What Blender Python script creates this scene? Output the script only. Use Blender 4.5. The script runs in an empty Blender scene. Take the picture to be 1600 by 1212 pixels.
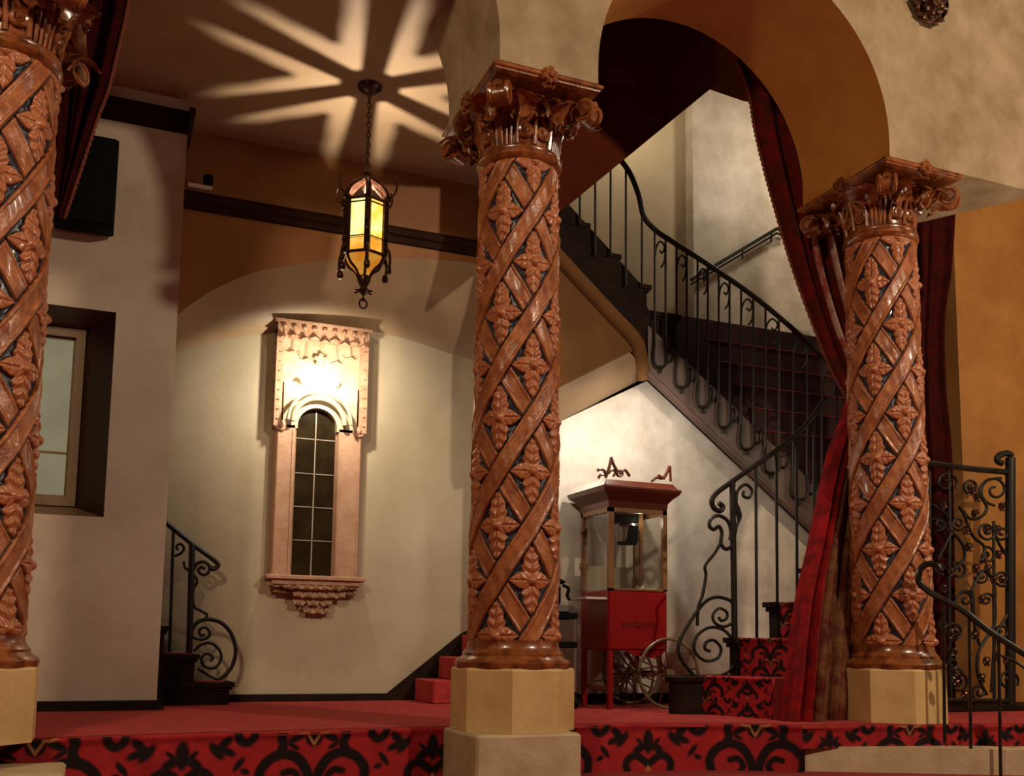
# Theatre lobby: carved columns, arcade, staircase, lantern, popcorn cart.
import bpy, math, random
import numpy as np
from mathutils import Vector, Matrix
from math import sin, cos, pi, radians, sqrt, atan, atan2, tan
random.seed(7)
rng = np.random.RandomState(5)
C = bpy.context.scene.collection
# ------------------------------------------------------------------ camera model
# world axes: x runs along the arcade, y goes back from it, z up; raised floor is z = 0
FPX, CX, CY, HC = 1569., 800., 813., .45
PT, RO, YAW = atan(187/1569.), radians(.75), radians(22.3)
RX = Vector((cos(YAW), -sin(YAW), 0)); FW = Vector((sin(YAW), cos(YAW), 0))
F = FW*cos(PT) + Vector((0, 0, sin(PT)))
U0 = -FW*sin(PT) + Vector((0, 0, cos(PT)))
RV = RX*cos(RO) + U0*sin(RO)
UV = U0*cos(RO) - RX*sin(RO)
EYE = Vector((0, 0, HC))
def ray(px, py): return F + RV*((px-CX)/FPX) - UV*((py-CY)/FPX)
def TN(px, py, n): d = ray(px, py); return EYE + d*(n/d.y)          # point on plane y = n
def TU(px, py, u): d = ray(px, py); return EYE + d*(u/d.x)          # point on plane x = u
def TZ(px, py, z): d = ray(px, py); return EYE + d*((z-HC)/d.z)     # point on plane z
cam = bpy.data.cameras.new('camera'); co = bpy.data.objects.new('camera', cam); C.objects.link(co)
co.matrix_world = Matrix(((RV.x, UV.x, -F.x, EYE.x), (RV.y, UV.y, -F.y, EYE.y), (RV.z, UV.z, -F.z, EYE.z), (0, 0, 0, 1)))
cam.sensor_fit = 'HORIZONTAL'; cam.sensor_width = 36; cam.lens = FPX/1600*36
cam.shift_x = 0; cam.shift_y = (CY-606)/1600.
cam.clip_start = .05; cam.clip_end = 100
bpy.context.scene.camera = co

# ------------------------------------------------------------------ materials
def mat(name, c1, c2=None, rough=.6, metal=0., nscale=3., bump=0., bscale=40., coat=0., spec=.5, mix=(.35, .65), detail=5., stretch=None, sheen=0.):
    m = bpy.data.materials.new(name); m.use_nodes = True
    nt = m.node_tree; b = nt.nodes['Principled BSDF']
    b.inputs['Roughness'].default_value = rough; b.inputs['Metallic'].default_value = metal
    b.inputs['Coat Weight'].default_value = coat; b.inputs['Coat Roughness'].default_value = .12
    b.inputs['Specular IOR Level'].default_value = spec
    if sheen: b.inputs['Sheen Weight'].default_value = sheen
    b.inputs['Base Color'].default_value = (*c1, 1)
    tc = nt.nodes.new('ShaderNodeTexCoord'); src = tc.outputs['Object']
    if stretch:
        mp = nt.nodes.new('ShaderNodeMapping'); mp.inputs['Scale'].default_value = stretch
        nt.links.new(src, mp.inputs['Vector']); src = mp.outputs['Vector']
    if c2:
        n = nt.nodes.new('ShaderNodeTexNoise'); n.inputs['Scale'].default_value = nscale; n.inputs['Detail'].default_value = detail
        n.inputs['Roughness'].default_value = .62
        nt.links.new(src, n.inputs['Vector'])
        r = nt.nodes.new('ShaderNodeValToRGB')
        r.color_ramp.elements[0].position = mix[0]; r.color_ramp.elements[1].position = mix[1]
        r.color_ramp.elements[0].color = (*c1, 1); r.color_ramp.elements[1].color = (*c2, 1)
        nt.links.new(n.outputs['Fac'], r.inputs['Fac']); nt.links.new(r.outputs['Color'], b.inputs['Base Color'])
    if bump:
        n2 = nt.nodes.new('ShaderNodeTexNoise'); n2.inputs['Scale'].default_value = bscale; n2.inputs['Detail'].default_value = 4
        nt.links.new(src, n2.inputs['Vector'])
        bp = nt.nodes.new('ShaderNodeBump'); bp.inputs['Strength'].default_value = bump; bp.inputs['Distance'].default_value = .01
        nt.links.new(n2.outputs['Fac'], bp.inputs['Height']); nt.links.new(bp.outputs['Normal'], b.inputs['Normal'])
    return m
def emit(name, col, s, col2=None, nscale=12.):
    m = bpy.data.materials.new(name); m.use_nodes = True; nt = m.node_tree
    for n in list(nt.nodes): nt.nodes.remove(n)
    o = nt.nodes.new('ShaderNodeOutputMaterial'); e = nt.nodes.new('ShaderNodeEmission')
    e.inputs['Color'].default_value = (*col, 1); e.inputs['Strength'].default_value = s
    nt.links.new(e.outputs[0], o.inputs[0])
    if col2:
        tc = nt.nodes.new('ShaderNodeTexCoord'); n = nt.nodes.new('ShaderNodeTexNoise'); n.inputs['Scale'].default_value = nscale
        nt.links.new(tc.outputs['Object'], n.inputs['Vector'])
        r = nt.nodes.new('ShaderNodeValToRGB'); r.color_ramp.elements[0].color = (*col, 1); r.color_ramp.elements[1].color = (*col2, 1)
        r.color_ramp.elements[0].position = .4; r.color_ramp.elements[1].position = .62
        nt.links.new(n.outputs['Fac'], r.inputs['Fac']); nt.links.new(r.outputs['Color'], e.inputs['Color'])
    return m
def masked(name, base, masks, rough=.8, bump=.0, bscale=60, spec=.3, coat=0., nz=None, sheen=0.):
    """base colour with paint/pattern masks stored as point attributes: [(attribute, colour)]"""
    m = mat(name, base, nz, rough=rough, bump=bump, bscale=bscale, spec=spec, coat=coat, nscale=13 if coat else 6, mix=(.33, .67), sheen=sheen)
    nt = m.node_tree; b = nt.nodes['Principled BSDF']
    lk = b.inputs['Base Color'].links
    prev = lk[0].from_socket if lk else None
    for a, col in masks:
        at = nt.nodes.new('ShaderNodeAttribute'); at.attribute_name = a
        mx = nt.nodes.new('ShaderNodeMix'); mx.data_type = 'RGBA'
        if prev: nt.links.new(prev, mx.inputs[6])
        else: mx.inputs[6].default_value = (*base, 1)
        mx.inputs[7].default_value = (*col, 1)
        nt.links.new(at.outputs['Fac'], mx.inputs[0]); prev = mx.outputs[2]
    nt.links.new(prev, b.inputs['Base Color'])
    return m
def glass(name, col=(1, 1, 1), rough=.03, a=.12):
    m = bpy.data.materials.new(name); m.use_nodes = True; nt = m.node_tree
    for n in list(nt.nodes): nt.nodes.remove(n)
    o = nt.nodes.new('ShaderNodeOutputMaterial'); t = nt.nodes.new('ShaderNodeBsdfTransparent'); g = nt.nodes.new('ShaderNodeBsdfGlossy')
    t.inputs['Color'].default_value = (*col, 1); g.inputs['Roughness'].default_value = rough
    mx = nt.nodes.new('ShaderNodeMixShader'); mx.inputs[0].default_value = a
    nt.links.new(t.outputs[0], mx.inputs[1]); nt.links.new(g.outputs[0], mx.inputs[2]); nt.links.new(mx.outputs[0], o.inputs[0])
    return m
M = {}
M['plaster'] = mat('front_plaster', (.39, .28, .165), (.245, .16, .08), rough=.75, nscale=3.4, bump=.25, bscale=55)
M['ochre'] = mat('ochre_plaster', (.52, .22, .038), (.40, .15, .022), rough=.7, nscale=2.2, bump=.2, bscale=50)
M['orange'] = mat('orange_plaster', (.38, .165, .027), (.28, .105, .015), rough=.7, nscale=2.2, bump=.2, bscale=50)
M['cream'] = mat('cream_plaster', (.50, .42, .29), (.40, .325, .21), rough=.65, nscale=1.3, bump=.15, bscale=30)
M['pale'] = mat('pale_plaster', (.60, .54, .45), (.39, .335, .265), rough=.5, nscale=3.0, bump=.15, bscale=30)
M['leftwall'] = mat('beige_plaster', (.62, .52, .415), (.49, .385, .29), rough=.6, nscale=1.8, bump=.12, bscale=30)
M['brown'] = mat('brown_plaster', (.34, .15, .045), (.24, .095, .026), rough=.6, nscale=1.6, bump=.1, bscale=30)
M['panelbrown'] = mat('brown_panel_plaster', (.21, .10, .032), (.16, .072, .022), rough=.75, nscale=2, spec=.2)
M['soffit'] = mat('soffit_plaster', (.36, .25, .145), (.29, .19, .10), rough=.5, nscale=1.6, bump=.1, bscale=20)
M['ceil'] = mat('ceiling_plaster', (.37, .25, .14), (.31, .20, .105), rough=.7, nscale=1.8, bump=.1, bscale=30)
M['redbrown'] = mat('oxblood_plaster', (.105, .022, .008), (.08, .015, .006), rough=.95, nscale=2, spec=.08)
M['trimwood'] = mat('dark_red_brown_moulding', (.035, .012, .006), (.022, .008, .004), rough=.75, nscale=6, spec=.15)
M['darkwood'] = mat('dark_stained_wood', (.022, .010, .006), (.010, .005, .003), rough=.7, nscale=8, spec=.12)
M['stringer'] = mat('brown_stringer_paint', (.11, .07, .055), (.075, .045, .035), rough=.5, nscale=5)
M['iron'] = mat('wrought_iron', (.009, .007, .005), (.016, .012, .009), rough=.5, metal=.2, nscale=20, spec=.35)
M['ironlit'] = mat('worn_iron_rail', (.05, .045, .035), (.03, .025, .02), rough=.28, metal=.7, nscale=20)  # paler copy of the iron, rail highlights put into its colour
M['stone'] = mat('yellow_stone', (.68, .46, .20), (.56, .36, .13), rough=.7, nscale=5, bump=.2, bscale=35)
M['stone2'] = mat('buff_stone', (.56, .42, .26), (.44, .31, .17), rough=.75, nscale=6, bump=.25, bscale=40)
M['wood'] = mat('glazed_copper_wood', (.085, .016, .005), (.36, .11, .028), rough=.26, nscale=13, coat=.4, mix=(.32, .68), bump=.12, bscale=45)
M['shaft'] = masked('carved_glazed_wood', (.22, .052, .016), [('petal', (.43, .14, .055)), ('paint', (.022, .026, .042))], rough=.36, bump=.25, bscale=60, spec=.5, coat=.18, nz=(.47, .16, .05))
M['velvet'] = mat('red_velvet', (.17, .008, .008), (.075, .012, .006), spec=.1, rough=.8, nscale=9, sheen=.12, mix=(.4, .6))
M['scarlet'] = mat('scarlet_velvet', (.32, .010, .012), (.14, .008, .008), spec=.1, rough=.8, nscale=8, mix=(.4, .6))
M['velvetdk'] = mat('dark_velvet', (.055, .004, .004), (.02, .004, .003), spec=.06, rough=.9, nscale=9)
M['brocade'] = mat('gold_red_brocade', (.17, .07, .025), (.09, .012, .008), spec=.15, rough=.75, nscale=10, mix=(.40, .60))
M['fringe'] = mat('red_fringe', (.25, .02, .015), (.14, .06, .02), rough=.8, nscale=60)
M['lining'] = mat('pale_lining', (.5, .32, .25), (.35, .05, .04), rough=.7, nscale=9, mix=(.45, .6))
M['carpet'] = mat('red_carpet', (.48, .040, .034), (.34, .020, .020), rough=.9, nscale=14, bump=.4, bscale=220, stretch=(1, 1, 1))
M['carpetpat'] = masked('patterned_carpet', (.44, .020, .024), [('black', (.010, .003, .003)), ('gold', (.42, .2, .06))], rough=.9, bump=.4, bscale=220, nz=(.30, .012, .016))
M['nosing'] = mat('dark_red_nosing', (.13, .008, .010), rough=.9)
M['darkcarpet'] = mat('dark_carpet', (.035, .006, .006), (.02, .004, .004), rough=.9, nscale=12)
M['black'] = mat('black_plastic', (.004, .004, .004), rough=.7, spec=.1)
M['redpaint'] = mat('red_enamel', (.30, .006, .007), (.25, .004, .006), rough=.3, nscale=2)
M['maroon'] = mat('maroon_enamel', (.10, .022, .010), (.08, .016, .008), rough=.3, nscale=4)
M['brownmetal'] = mat('bronze_frame', (.26, .13, .05), (.20, .09, .035), rough=.35, nscale=5)
M['steel'] = mat('steel', (.62, .60, .56), rough=.25, metal=.9)
M['tan'] = mat('tan_panel', (.33, .26, .17), rough=.5)
M['white'] = mat('white_metal', (.72, .69, .63), rough=.35)
M['rim'] = mat('aged_brass', (.25, .19, .11), (.17, .12, .06), rough=.4, metal=.4, nscale=8)
M['pink'] = mat('pink_plaster', (.50, .30, .19), (.41, .22, .13), rough=.6, nscale=9, bump=.3, bscale=40)
M['carve'] = mat('carved_pink_plaster', (.48, .29, .185), (.34, .17, .09), rough=.6, nscale=16, bump=.3, bscale=60)
M['niche'] = mat('cream_niche', (.44, .37, .25), (.36, .28, .17), rough=.6, nscale=9)
M['darkglass'] = mat('dark_leaded_glass', (.03, .02, .008), (.012, .007, .003), rough=.12, nscale=4)
M['lead'] = mat('lead_came', (.35, .28, .2), rough=.4)
M['frame'] = mat('ochre_frame', (.22, .13, .06), (.16, .09, .04), rough=.5, nscale=6)
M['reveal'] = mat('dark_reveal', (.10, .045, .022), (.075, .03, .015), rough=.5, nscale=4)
M['gilt'] = mat('aged_gilt', (.085, .03, .02), (.3, .19, .09), rough=.25, metal=.5, nscale=22, mix=(.5, .7))
M['lantmetal'] = mat('lantern_bronze', (.045, .018, .01), (.16, .06, .03), rough=.3, metal=.6, nscale=30, mix=(.5, .7))
M['amber'] = emit('amber_glass', (1., .52, .06), 1.6, (.92, .86, .30), 9)
M['amber3'] = emit('deep_amber_glass', (1., .36, .03), 1.1, (1., .60, .12), 12)
M['amber2'] = emit('orange_glass', (1., .30, .02), .55, (1., .45, .06), 14)
M['bulb'] = emit('bulb', (1., .84, .58), 14.)
M['lit'] = emit('lit_window', (.46, .40, .24), .42, (.54, .46, .28), 2.5)
M['glass'] = glass('clear_glass', (.97, .97, .95))
M['popcorn'] = mat('popcorn', (.75, .65, .42), (.85, .8, .65), rough=.7, nscale=40)
M['hallfloor'] = mat('hall_carpet', (.28, .02, .018), (.2, .012, .012), rough=.9, nscale=14)

# ------------------------------------------------------------------ mesh builder
class G:
    def __init__(s): s.v = []; s.f = []; s.m = []; s.cur = 0
    def add(s, vs, fs):
        o = len(s.v); s.v += [tuple(p) for p in vs]; s.f += [tuple(i+o for i in f) for f in fs]; s.m += [s.cur]*len(fs); return s
    def box(s, a, b, rz=0., top=None):
        """box from corner a to corner b, turned by rz about its centre; top=(dx,dy) insets the top"""
        (x0, y0, z0), (x1, y1, z1) = a, b
        x0, x1 = sorted((x0, x1)); y0, y1 = sorted((y0, y1)); z0, z1 = sorted((z0, z1))
        dx, dy = top or (0, 0)
        vs = [(x0, y0, z0), (x1, y0, z0), (x1, y1, z0), (x0, y1, z0), (x0+dx, y0+dy, z1), (x1-dx, y0+dy, z1), (x1-dx, y1-dy, z1), (x0+dx, y1-dy, z1)]
        if rz:
            cx, cy = (x0+x1)/2, (y0+y1)/2
            vs = [(cx+(x-cx)*cos(rz)-(y-cy)*sin(rz), cy+(x-cx)*sin(rz)+(y-cy)*cos(rz), z) for x, y, z in vs]
        return s.add(vs, [(3, 2, 1, 0), (4, 5, 6, 7), (0, 1, 5, 4), (1, 2, 6, 5), (2, 3, 7, 6), (3, 0, 4, 7)])
    def bbox(s, a, b, bev=.006):
        """box with chamfered vertical and top edges"""
        (x0, y0, z0), (x1, y1, z1) = a, b
        e = bev
        def ring(i, z): return [(x0+i+e, y0+i, z), (x1-i-e, y0+i, z), (x1-i, y0+i+e, z), (x1-i, y1-i-e, z), (x1-i-e, y1-i, z), (x0+i+e, y1-i, z), (x0+i, y1-i-e, z), (x0+i, y0+i+e, z)]
        return s.rings([ring(e, z0), ring(0, z0+e), ring(0, z1-e), ring(e, z1)], True, True)
    def rings(s, rs, cap0=False, cap1=False, closed=True):
        n = len(rs[0]); vs = [p for r in rs for p in r]; fs = []
        for i in range(len(rs)-1):
            for j in range(n if closed else n-1):
                k = (j+1) % n
                fs.append((i*n+j, i*n+k, (i+1)*n+k, (i+1)*n+j))
        if cap0: fs.append(tuple(range(n-1, -1, -1)))
        if cap1: fs.append(tuple((len(rs)-1)*n+j for j in range(n)))
        return s.add(vs, fs)
    def prism(s, poly, axis, c0, c1):
        """extrude a 2-D polygon; axis 'y': poly is (x,z); axis 'z': (x,y); axis 'x': (y,z)"""
        def P(p, c): return (p[0], c, p[1]) if axis == 'y' else (p[0], p[1], c) if axis == 'z' else (c, p[0], p[1])
        n = len(poly)
        return s.add([P(p, c0) for p in poly]+[P(p, c1) for p in poly], [tuple(range(n)), tuple(range(2*n-1, n-1, -1))]+[(i, (i+1) % n, (i+1) % n+n, i+n) for i in range(n)])
    def lathe(s, prof, n=32, c=(0, 0, 0), a0=0., cap=True, ph=0.):
        rs = [[(c[0]+r*sin(2*pi*j/n+ph), c[1]-r*cos(2*pi*j/n+ph), c[2]+z) for j in range(n)] for r, z in prof]
        return s.rings(rs, cap, cap)
    def ball(s, c, r, n=12, sc=(1, 1, 1)):
        k = n//2
        rs = [[(c[0]+sc[0]*r*sin(pi*i/k)*cos(2*pi*j/n), c[1]+sc[1]*r*sin(pi*i/k)*sin(2*pi*j/n), c[2]-sc[2]*r*cos(pi*i/k)) for j in range(n)] for i in range(1, k)]
        s.rings(rs, True, True); return s
    def tube(s, pts, r, n=8, cap=True, closed=False, flat=None):
        """round tube along points; r a number or a list; flat=(k) squashes one way"""
        P = [Vector(p) for p in pts]
        N = len(P); R = r if isinstance(r, (list, tuple)) else [r]*N
        T = []
        for i in range(N):
            a = P[(i-1) % N] if closed or i > 0 else P[i]; b = P[(i+1) % N] if closed or i < N-1 else P[i]
            t = (b-a); T.append(t.normalized() if t.length > 1e-9 else Vector((0, 0, 1)))
        up = Vector((0, 0, 1)) if abs(T[0].z) < .9 else Vector((0, 1, 0))
        nrm = (up-T[0]*up.dot(T[0])).normalized(); rs = []
        for i in range(N):
            nrm = (nrm-T[i]*nrm.dot(T[i]))
            nrm = nrm.normalized() if nrm.length > 1e-6 else T[i].orthogonal().normalized()
            b = T[i].cross(nrm)
            rs.append([tuple(P[i]+(nrm*cos(2*pi*j/n+pi/n)+b*sin(2*pi*j/n+pi/n))*R[i]) for j in range(n)])
        if closed: rs.append(rs[0]); cap = False
        return s.rings(rs, cap, cap)
    def grid(s, fn, nu, nv, thick=None):
        vs = [fn(i/nu, j/nv) for j in range(nv+1) for i in range(nu+1)]
        W = nu+1
        fs = [(j*W+i, j*W+i+1, (j+1)*W+i+1, (j+1)*W+i) for j in range(nv) for i in range(nu)]
        if thick is not None:
            t = Vector(thick); o = len(vs)
            vs = vs+[tuple(Vector(p)+t) for p in vs]
            fs = fs+[tuple(reversed([i+o for i in f])) for f in fs]
            bd = [i for i in range(nu+1)]+[j*W+nu for j in range(1, nv+1)]+[nv*W+i for i in range(nu-1, -1, -1)]+[j*W for j in range(nv-1, 0, -1)]
            fs += [(bd[k], bd[(k+1) % len(bd)], bd[(k+1) % len(bd)]+o, bd[k]+o) for k in range(len(bd))]
        return s.add(vs, fs)
    def leaf(s, base, up, out, w, h, curl=.5, droop=.3, lobes=4, th=.006):
        base, up, out = Vector(base), Vector(up).normalized(), Vector(out).normalized(); sd = up.cross(out).normalized()
        def fn(a, b):
            t = (a-.5)*2; ww = w*(sin(pi*(.12+.86*b))**.7)*(1+.22*cos(lobes*2*pi*b+pi))
            p = base+up*(h*(sin(b*1.5)-droop*b**4))+out*(curl*h*b**2.2)+sd*(ww*t)-out*(.35*w*t*t*(1-.5*b))+out*(.12*w*cos(t*2*pi))
            return tuple(p)
        return s.grid(fn, 8, 10, tuple(-out*th))
    def build(s, name, m, parent=None, origin=None, smooth=38):
        o0 = Vector(parent['_o']) if parent is not None and '_o' in parent else Vector(origin or (0, 0, 0))
        me = bpy.data.meshes.new(name)
        me.from_pydata([tuple(Vector(p)-o0) for p in s.v], [], s.f)
        ms = m if isinstance(m, (list, tuple)) else [m]
        for x in ms: me.materials.append(x)
        if len(ms) > 1: me.polygons.foreach_set('material_index', s.m)
        fix(me, smooth)
        ob = bpy.data.objects.new(name, me); C.objects.link(ob)
        if parent is not None: ob.parent = parent; ob['_o'] = tuple(o0)
        else: ob.location = o0; ob['_o'] = tuple(o0)
        return ob
import bmesh
def fix(me, smooth=38):
    bm = bmesh.new(); bm.from_mesh(me)
    bmesh.ops.recalc_face_normals(bm, faces=bm.faces[:]); bm.to_mesh(me); bm.free()
    if smooth:
        me.polygons.foreach_set('use_smooth', [True]*len(me.polygons))
        me.set_sharp_from_angle(angle=radians(smooth))
    me.update()
def thing(name, label, cat, loc=(0, 0, 0), group=None):
    o = bpy.data.objects.new(name, None); C.objects.link(o); o.location = loc; o.empty_display_size = .1
    o['_o'] = tuple(loc); o['label'] = label; o['category'] = cat
    if group: o['group'] = group
    return o
def tag(o, label, cat, group=None):
    o['label'] = label; o['category'] = cat
    if group: o['group'] = group
    return o
def struct(o): o['kind'] = 'structure'; return o
def dup(root, loc, label, group=None):
    r = root.copy(); C.objects.link(r); r.location = loc; r['label'] = label
    if group: r['group'] = group
    for ch in list(root.children):
        c = ch.copy(); C.objects.link(c); c.parent = r
        for g in ch.children:
            d = g.copy(); C.objects.link(d); d.parent = c
    return r
def spiral(c, r0, r1, a0, turns, n=26):
    """2-D spiral points from radius r0 to r1, start angle a0 (rad), signed turns"""
    return [(c[0]+(r0+(r1-r0)*i/n)*cos(a0+turns*2*pi*i/n), c[1]+(r0+(r1-r0)*i/n)*sin(a0+turns*2*pi*i/n)) for i in range(n+1)]
def smoothpts(pts, k=6):
    """Catmull-Rom through 2-D or 3-D points"""
    P = [Vector(p) for p in pts]; out = []
    for i in range(len(P)-1):
        a, b, c, d = P[max(i-1, 0)], P[i], P[i+1], P[min(i+2, len(P)-1)]
        for j in range(k):
            t = j/k
            out.append(.5*((2*b)+(c-a)*t+(2*a-5*b+4*c-d)*t*t+(3*b-a-3*c+d)*t**3))
    out.append(P[-1]); return [tuple(p) for p in out]
# ------------------------------------------------------------------ the setting
XL, XC, XR, YA = -.517, 2.0, 4.517, 4.84            # column axes
WF, WB = 4.44, 5.24                                  # arcade wall faces
# arcade wall with round arches
g = G()
def arch_pts(xc, r=.98, cz=3.46, n=40, zb=3.36):
    return [(xc-r, zb)]+[(xc-r*cos(pi*i/n), cz+r*sin(pi*i/n)) for i in range(n+1)]+[(xc+r, zb)]
ZT = 5.7
for k, xc in enumerate((XL-1.2585, (XL+XC)/2, (XC+XR)/2)):
    ap = arch_pts(xc); n = len(ap)
    for y in (WF, WB):                               # spandrel strips
        vs = [(x, y, z) for x, z in ap]+[(x, y, ZT) for x, z in ap]
        g.cur = 0; g.add(vs, [(i, i+1, n+i+1, n+i) for i in range(n-1)])
    g.cur = 1 if k == 2 else 0
    # soffit, eased edge at the front
    rs = []
    for y in (WF, WB): rs.append([(x, y, z) for x, z in ap[1:-1]])
    g.rings(rs, closed=False)
    if k == 2: xj = xc+.98-.002; g.add([(xj, WF, 3.36), (xj, WB, 3.36), (xj, WB, 3.47), (xj, WF, 3.47)], [(0, 1, 2, 3)])
    g.cur = 0
    x1 = xc+.98; xw = 4.237 if k == 2 else x1+.557
    if k < 2:                                        # pier above the next capital
        g.box((x1, WF, 3.36), (xw, WB, ZT))
g.prism([(XR-.279, WF), (5.50, WF), (5.14, 5.06), (5.03, WB), (XR-.279, WB)], 'z', 3.36, ZT)
struct(g.build('wall_front', [M['plaster'], M['ochre']], origin=(2, 4.84, 3.36)))

# raised floor, front edge follows the arcade then swings towards the viewer on the right
EDGE = [(-3.2, 4.78), (-.6, 4.86), (.2, 4.94), (1.55, 5.03), (2.83, 4.98), (3.30, 4.87), (3.53, 4.78), (3.68, 4.66), (4.44, 4.52), (5.05, 4.42), (7.5, 4.05)]
g = G()
g.prism(EDGE+[(7.5, 9.2), (-3.2, 9.2)], 'z', -.02, 0)
fl = struct(g.build('floor', M['carpet'], origin=(2, 5, 0)))
g = G(); g.prism([(x, y-.42) for x, y in EDGE]+[(7.5, 5), (-3.2, 5.2)], 'z', -.30, -.26)
g.box((-6, -4, -.56), (9, 5, -.52))
struct(g.build('floor_lower', M['hallfloor'], origin=(2, 3, -.52)))
# patterned riser carpet: pattern kept as point attributes on a fine grid
def seg_d(px, py, pts):
    d = np.full(px.shape, 9.)
    for (x0, y0), (x1, y1) in zip(pts[:-1], pts[1:]):
        dx, dy = x1-x0, y1-y0; L = dx*dx+dy*dy+1e-12
        t = np.clip(((px-x0)*dx+(py-y0)*dy)/L, 0, 1)
        d = np.minimum(d, np.hypot(px-x0-t*dx, py-y0-t*dy))
    return d
def ell(px, py, cx, cy, a, b, rot):
    c, s = cos(rot), sin(rot); x = (px-cx)*c+(py-cy)*s; y = -(px-cx)*s+(py-cy)*c
    return np.hypot(x/a, y/b)
def carpet_pattern(s, h, per=1.24):
    """s metres along, h metres down from the nosing -> black mask, gold mask"""
    x = (s+per/2) % per-per/2; ax = np.abs(x)
    x2 = s % per-per/2; a2 = np.abs(x2)
    b = np.full(s.shape, 9.)
    def stroke(X, pts, w): return seg_d(X, h, smoothpts(pts, 5))-w
    b = np.minimum(b, stroke(ax, [(.012, .27), (.03, .20), (.075, .135), (.14, .11), (.20, .125), (.245, .165), (.262, .21), (.25, .27)], .026))
    b = np.minimum(b, stroke(ax, [(.175, .12), (.15, .07), (.16, .03), (.15, .0)], .024))
    b = np.minimum(b, stroke(ax, [(.10, .28), (.07, .235), (.10, .195), (.145, .20)], .018))
    b = np.minimum(b, (ell(ax, h, .0, .035, .045, .045, 0)-1)*.03)
    b = np.minimum(b, (ell(ax, h, .085, .035, .055, .019, .45)-1)*.02)
    b = np.minimum(b, (ell(ax, h, .10, .075, .035, .012, -.5)-1)*.02)
    b = np.minimum(b, stroke(ax, [(.29, .0), (.295, .03), (.325, .052), (.36, .035), (.37, .0)], .021))
    for (cx, cy, a, bb, r) in ((.43, .05, .040, .017, .7), (.415, .09, .036, .015, -.4), (.465, .085, .045, .018, 2.3), (.36, .15, .035, .012, .9), (.33, .185, .02, .011, -.4)):
        b = np.minimum(b, (ell(ax, h, cx, cy, a*1.2, bb*1.3, r)-1)*.02)
    b = np.minimum(b, (ell(a2, h, 0, .10, .032, .068, 0)-1)*.03)
    b = np.minimum(b, (ell(a2, h, .05, .135, .05, .024, .55)-1)*.02)
    b = np.minimum(b, (ell(a2, h, .05, .10, .03, .012, -.7)-1)*.02)
    b = np.minimum(b, stroke(a2, [(.0, .225), (.03, .20), (.075, .175), (.115, .19), (.135, .225), (.12, .27)], .022))
    gd = np.minimum(stroke(ax, [(.085, .0), (.055, .014), (.035, .012), (.02, .035), (.0, .068)], .0045), (ell(a2, h, 0, .262, .012, .03, 0)-1)*.012)
    sm = lambda d, w: np.clip(.5-d/w, 0, 1)
    gold = sm(gd, .006)
    return sm(b, .010)*(1-gold), gold
def pattern_strip(name, path, z0, z1, period=1.24, scale=1., cell=.006, lip=.012, parent=None, mt=None, s0=0.):
    """vertical carpet face hung along a plan path, with a rolled nosing at the top"""
    P = [Vector(p) for p in path]; cum = [0]
    for a, b in zip(P[:-1], P[1:]): cum.append(cum[-1]+(b-a).length)
    L = cum[-1]; nu = max(8, int(L/cell)); nv = max(6, int((z1-z0)/cell))
    prof = [(-.03, lip*0), (-.012, .0)]+[(-lip*sin(a), -lip*(1-cos(a))) for a in (.4, .8, 1.2, pi/2)]
    S = np.linspace(0, L, nu+1); xs = np.interp(S, cum, [p.x for p in P]); ys = np.interp(S, cum, [p.y for p in P])
    tx = np.gradient(xs); ty = np.gradient(ys); tl = np.hypot(tx, ty); nx, ny = ty/tl, -tx/tl    # outward = right of the path
    rows = [(-.04, 0.), (-.015, 0.), (0., -.001), (lip*.6, -.004), (lip, -.012)]
    hh = np.linspace(.02, z1-z0, nv)
    rows += [(lip*(1-min(1, (h-.012)/.03)), -h) for h in hh]
    V = []; H = []
    for off, dz in rows:
        V.append(np.stack([xs+nx*off, ys+ny*off, np.full(nu+1, z1+dz)], 1)); H.append(np.full(nu+1, -dz))
    V = np.concatenate(V); H = np.concatenate(H); SS = np.tile(S, len(rows))
    bl, gd = carpet_pattern((SS+s0)/scale, (H/scale) % .27, period)
    bl[H < .004] = 0; gd[H < .002] = 0
    W = nu+1; fs = []
    for j in range(len(rows)-1):
        i = np.arange(nu); fs.append(np.stack([j*W+i, j*W+i+1, (j+1)*W+i+1, (j+1)*W+i], 1))
    fs = np.concatenate(fs)
    me = bpy.data.meshes.new(name); o0 = Vector(parent['_o']) if parent is not None else Vector((P[0].x, P[0].y, z0))
    me.from_pydata([tuple(v) for v in (V-np.array(o0))], [], fs.tolist())
    for nm, arr in (('black', bl), ('gold', gd)):
        a = me.attributes.new(nm, 'FLOAT', 'POINT'); a.data.foreach_set('value', arr.astype(np.float32))
    me.materials.append(mt or M['carpetpat']); fix(me, 60)
    ob = bpy.data.objects.new(name, me); C.objects.link(ob)
    if parent is not None: ob.parent = parent
    else: ob.location = o0
    return ob
a = Vector((EDGE[3][0], EDGE[3][1]))
def resample(path):
    return [tuple(p) for p in smoothpts(path, 8)]
pathL = resample(EDGE[0:8])
# centre a gold motif on the middle of each bay
def slen(path, x):
    s = 0
    for a, b in zip(path[:-1], path[1:]):
        if b[0] >= x: return s+(x-a[0])
        s += sqrt((b[0]-a[0])**2+(b[1]-a[1])**2)
    return s
struct(pattern_strip('floor_riser', pathL, -.262, 0, s0=-slen(pathL, 1.02)))
pathR = resample([(3.66, 4.68), (4.44, 4.52), (5.05, 4.42), (6.4, 4.22)])
struct(pattern_strip('floor_riser_right', pathR, -.13, 0, scale=.8, s0=.3))

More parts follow.
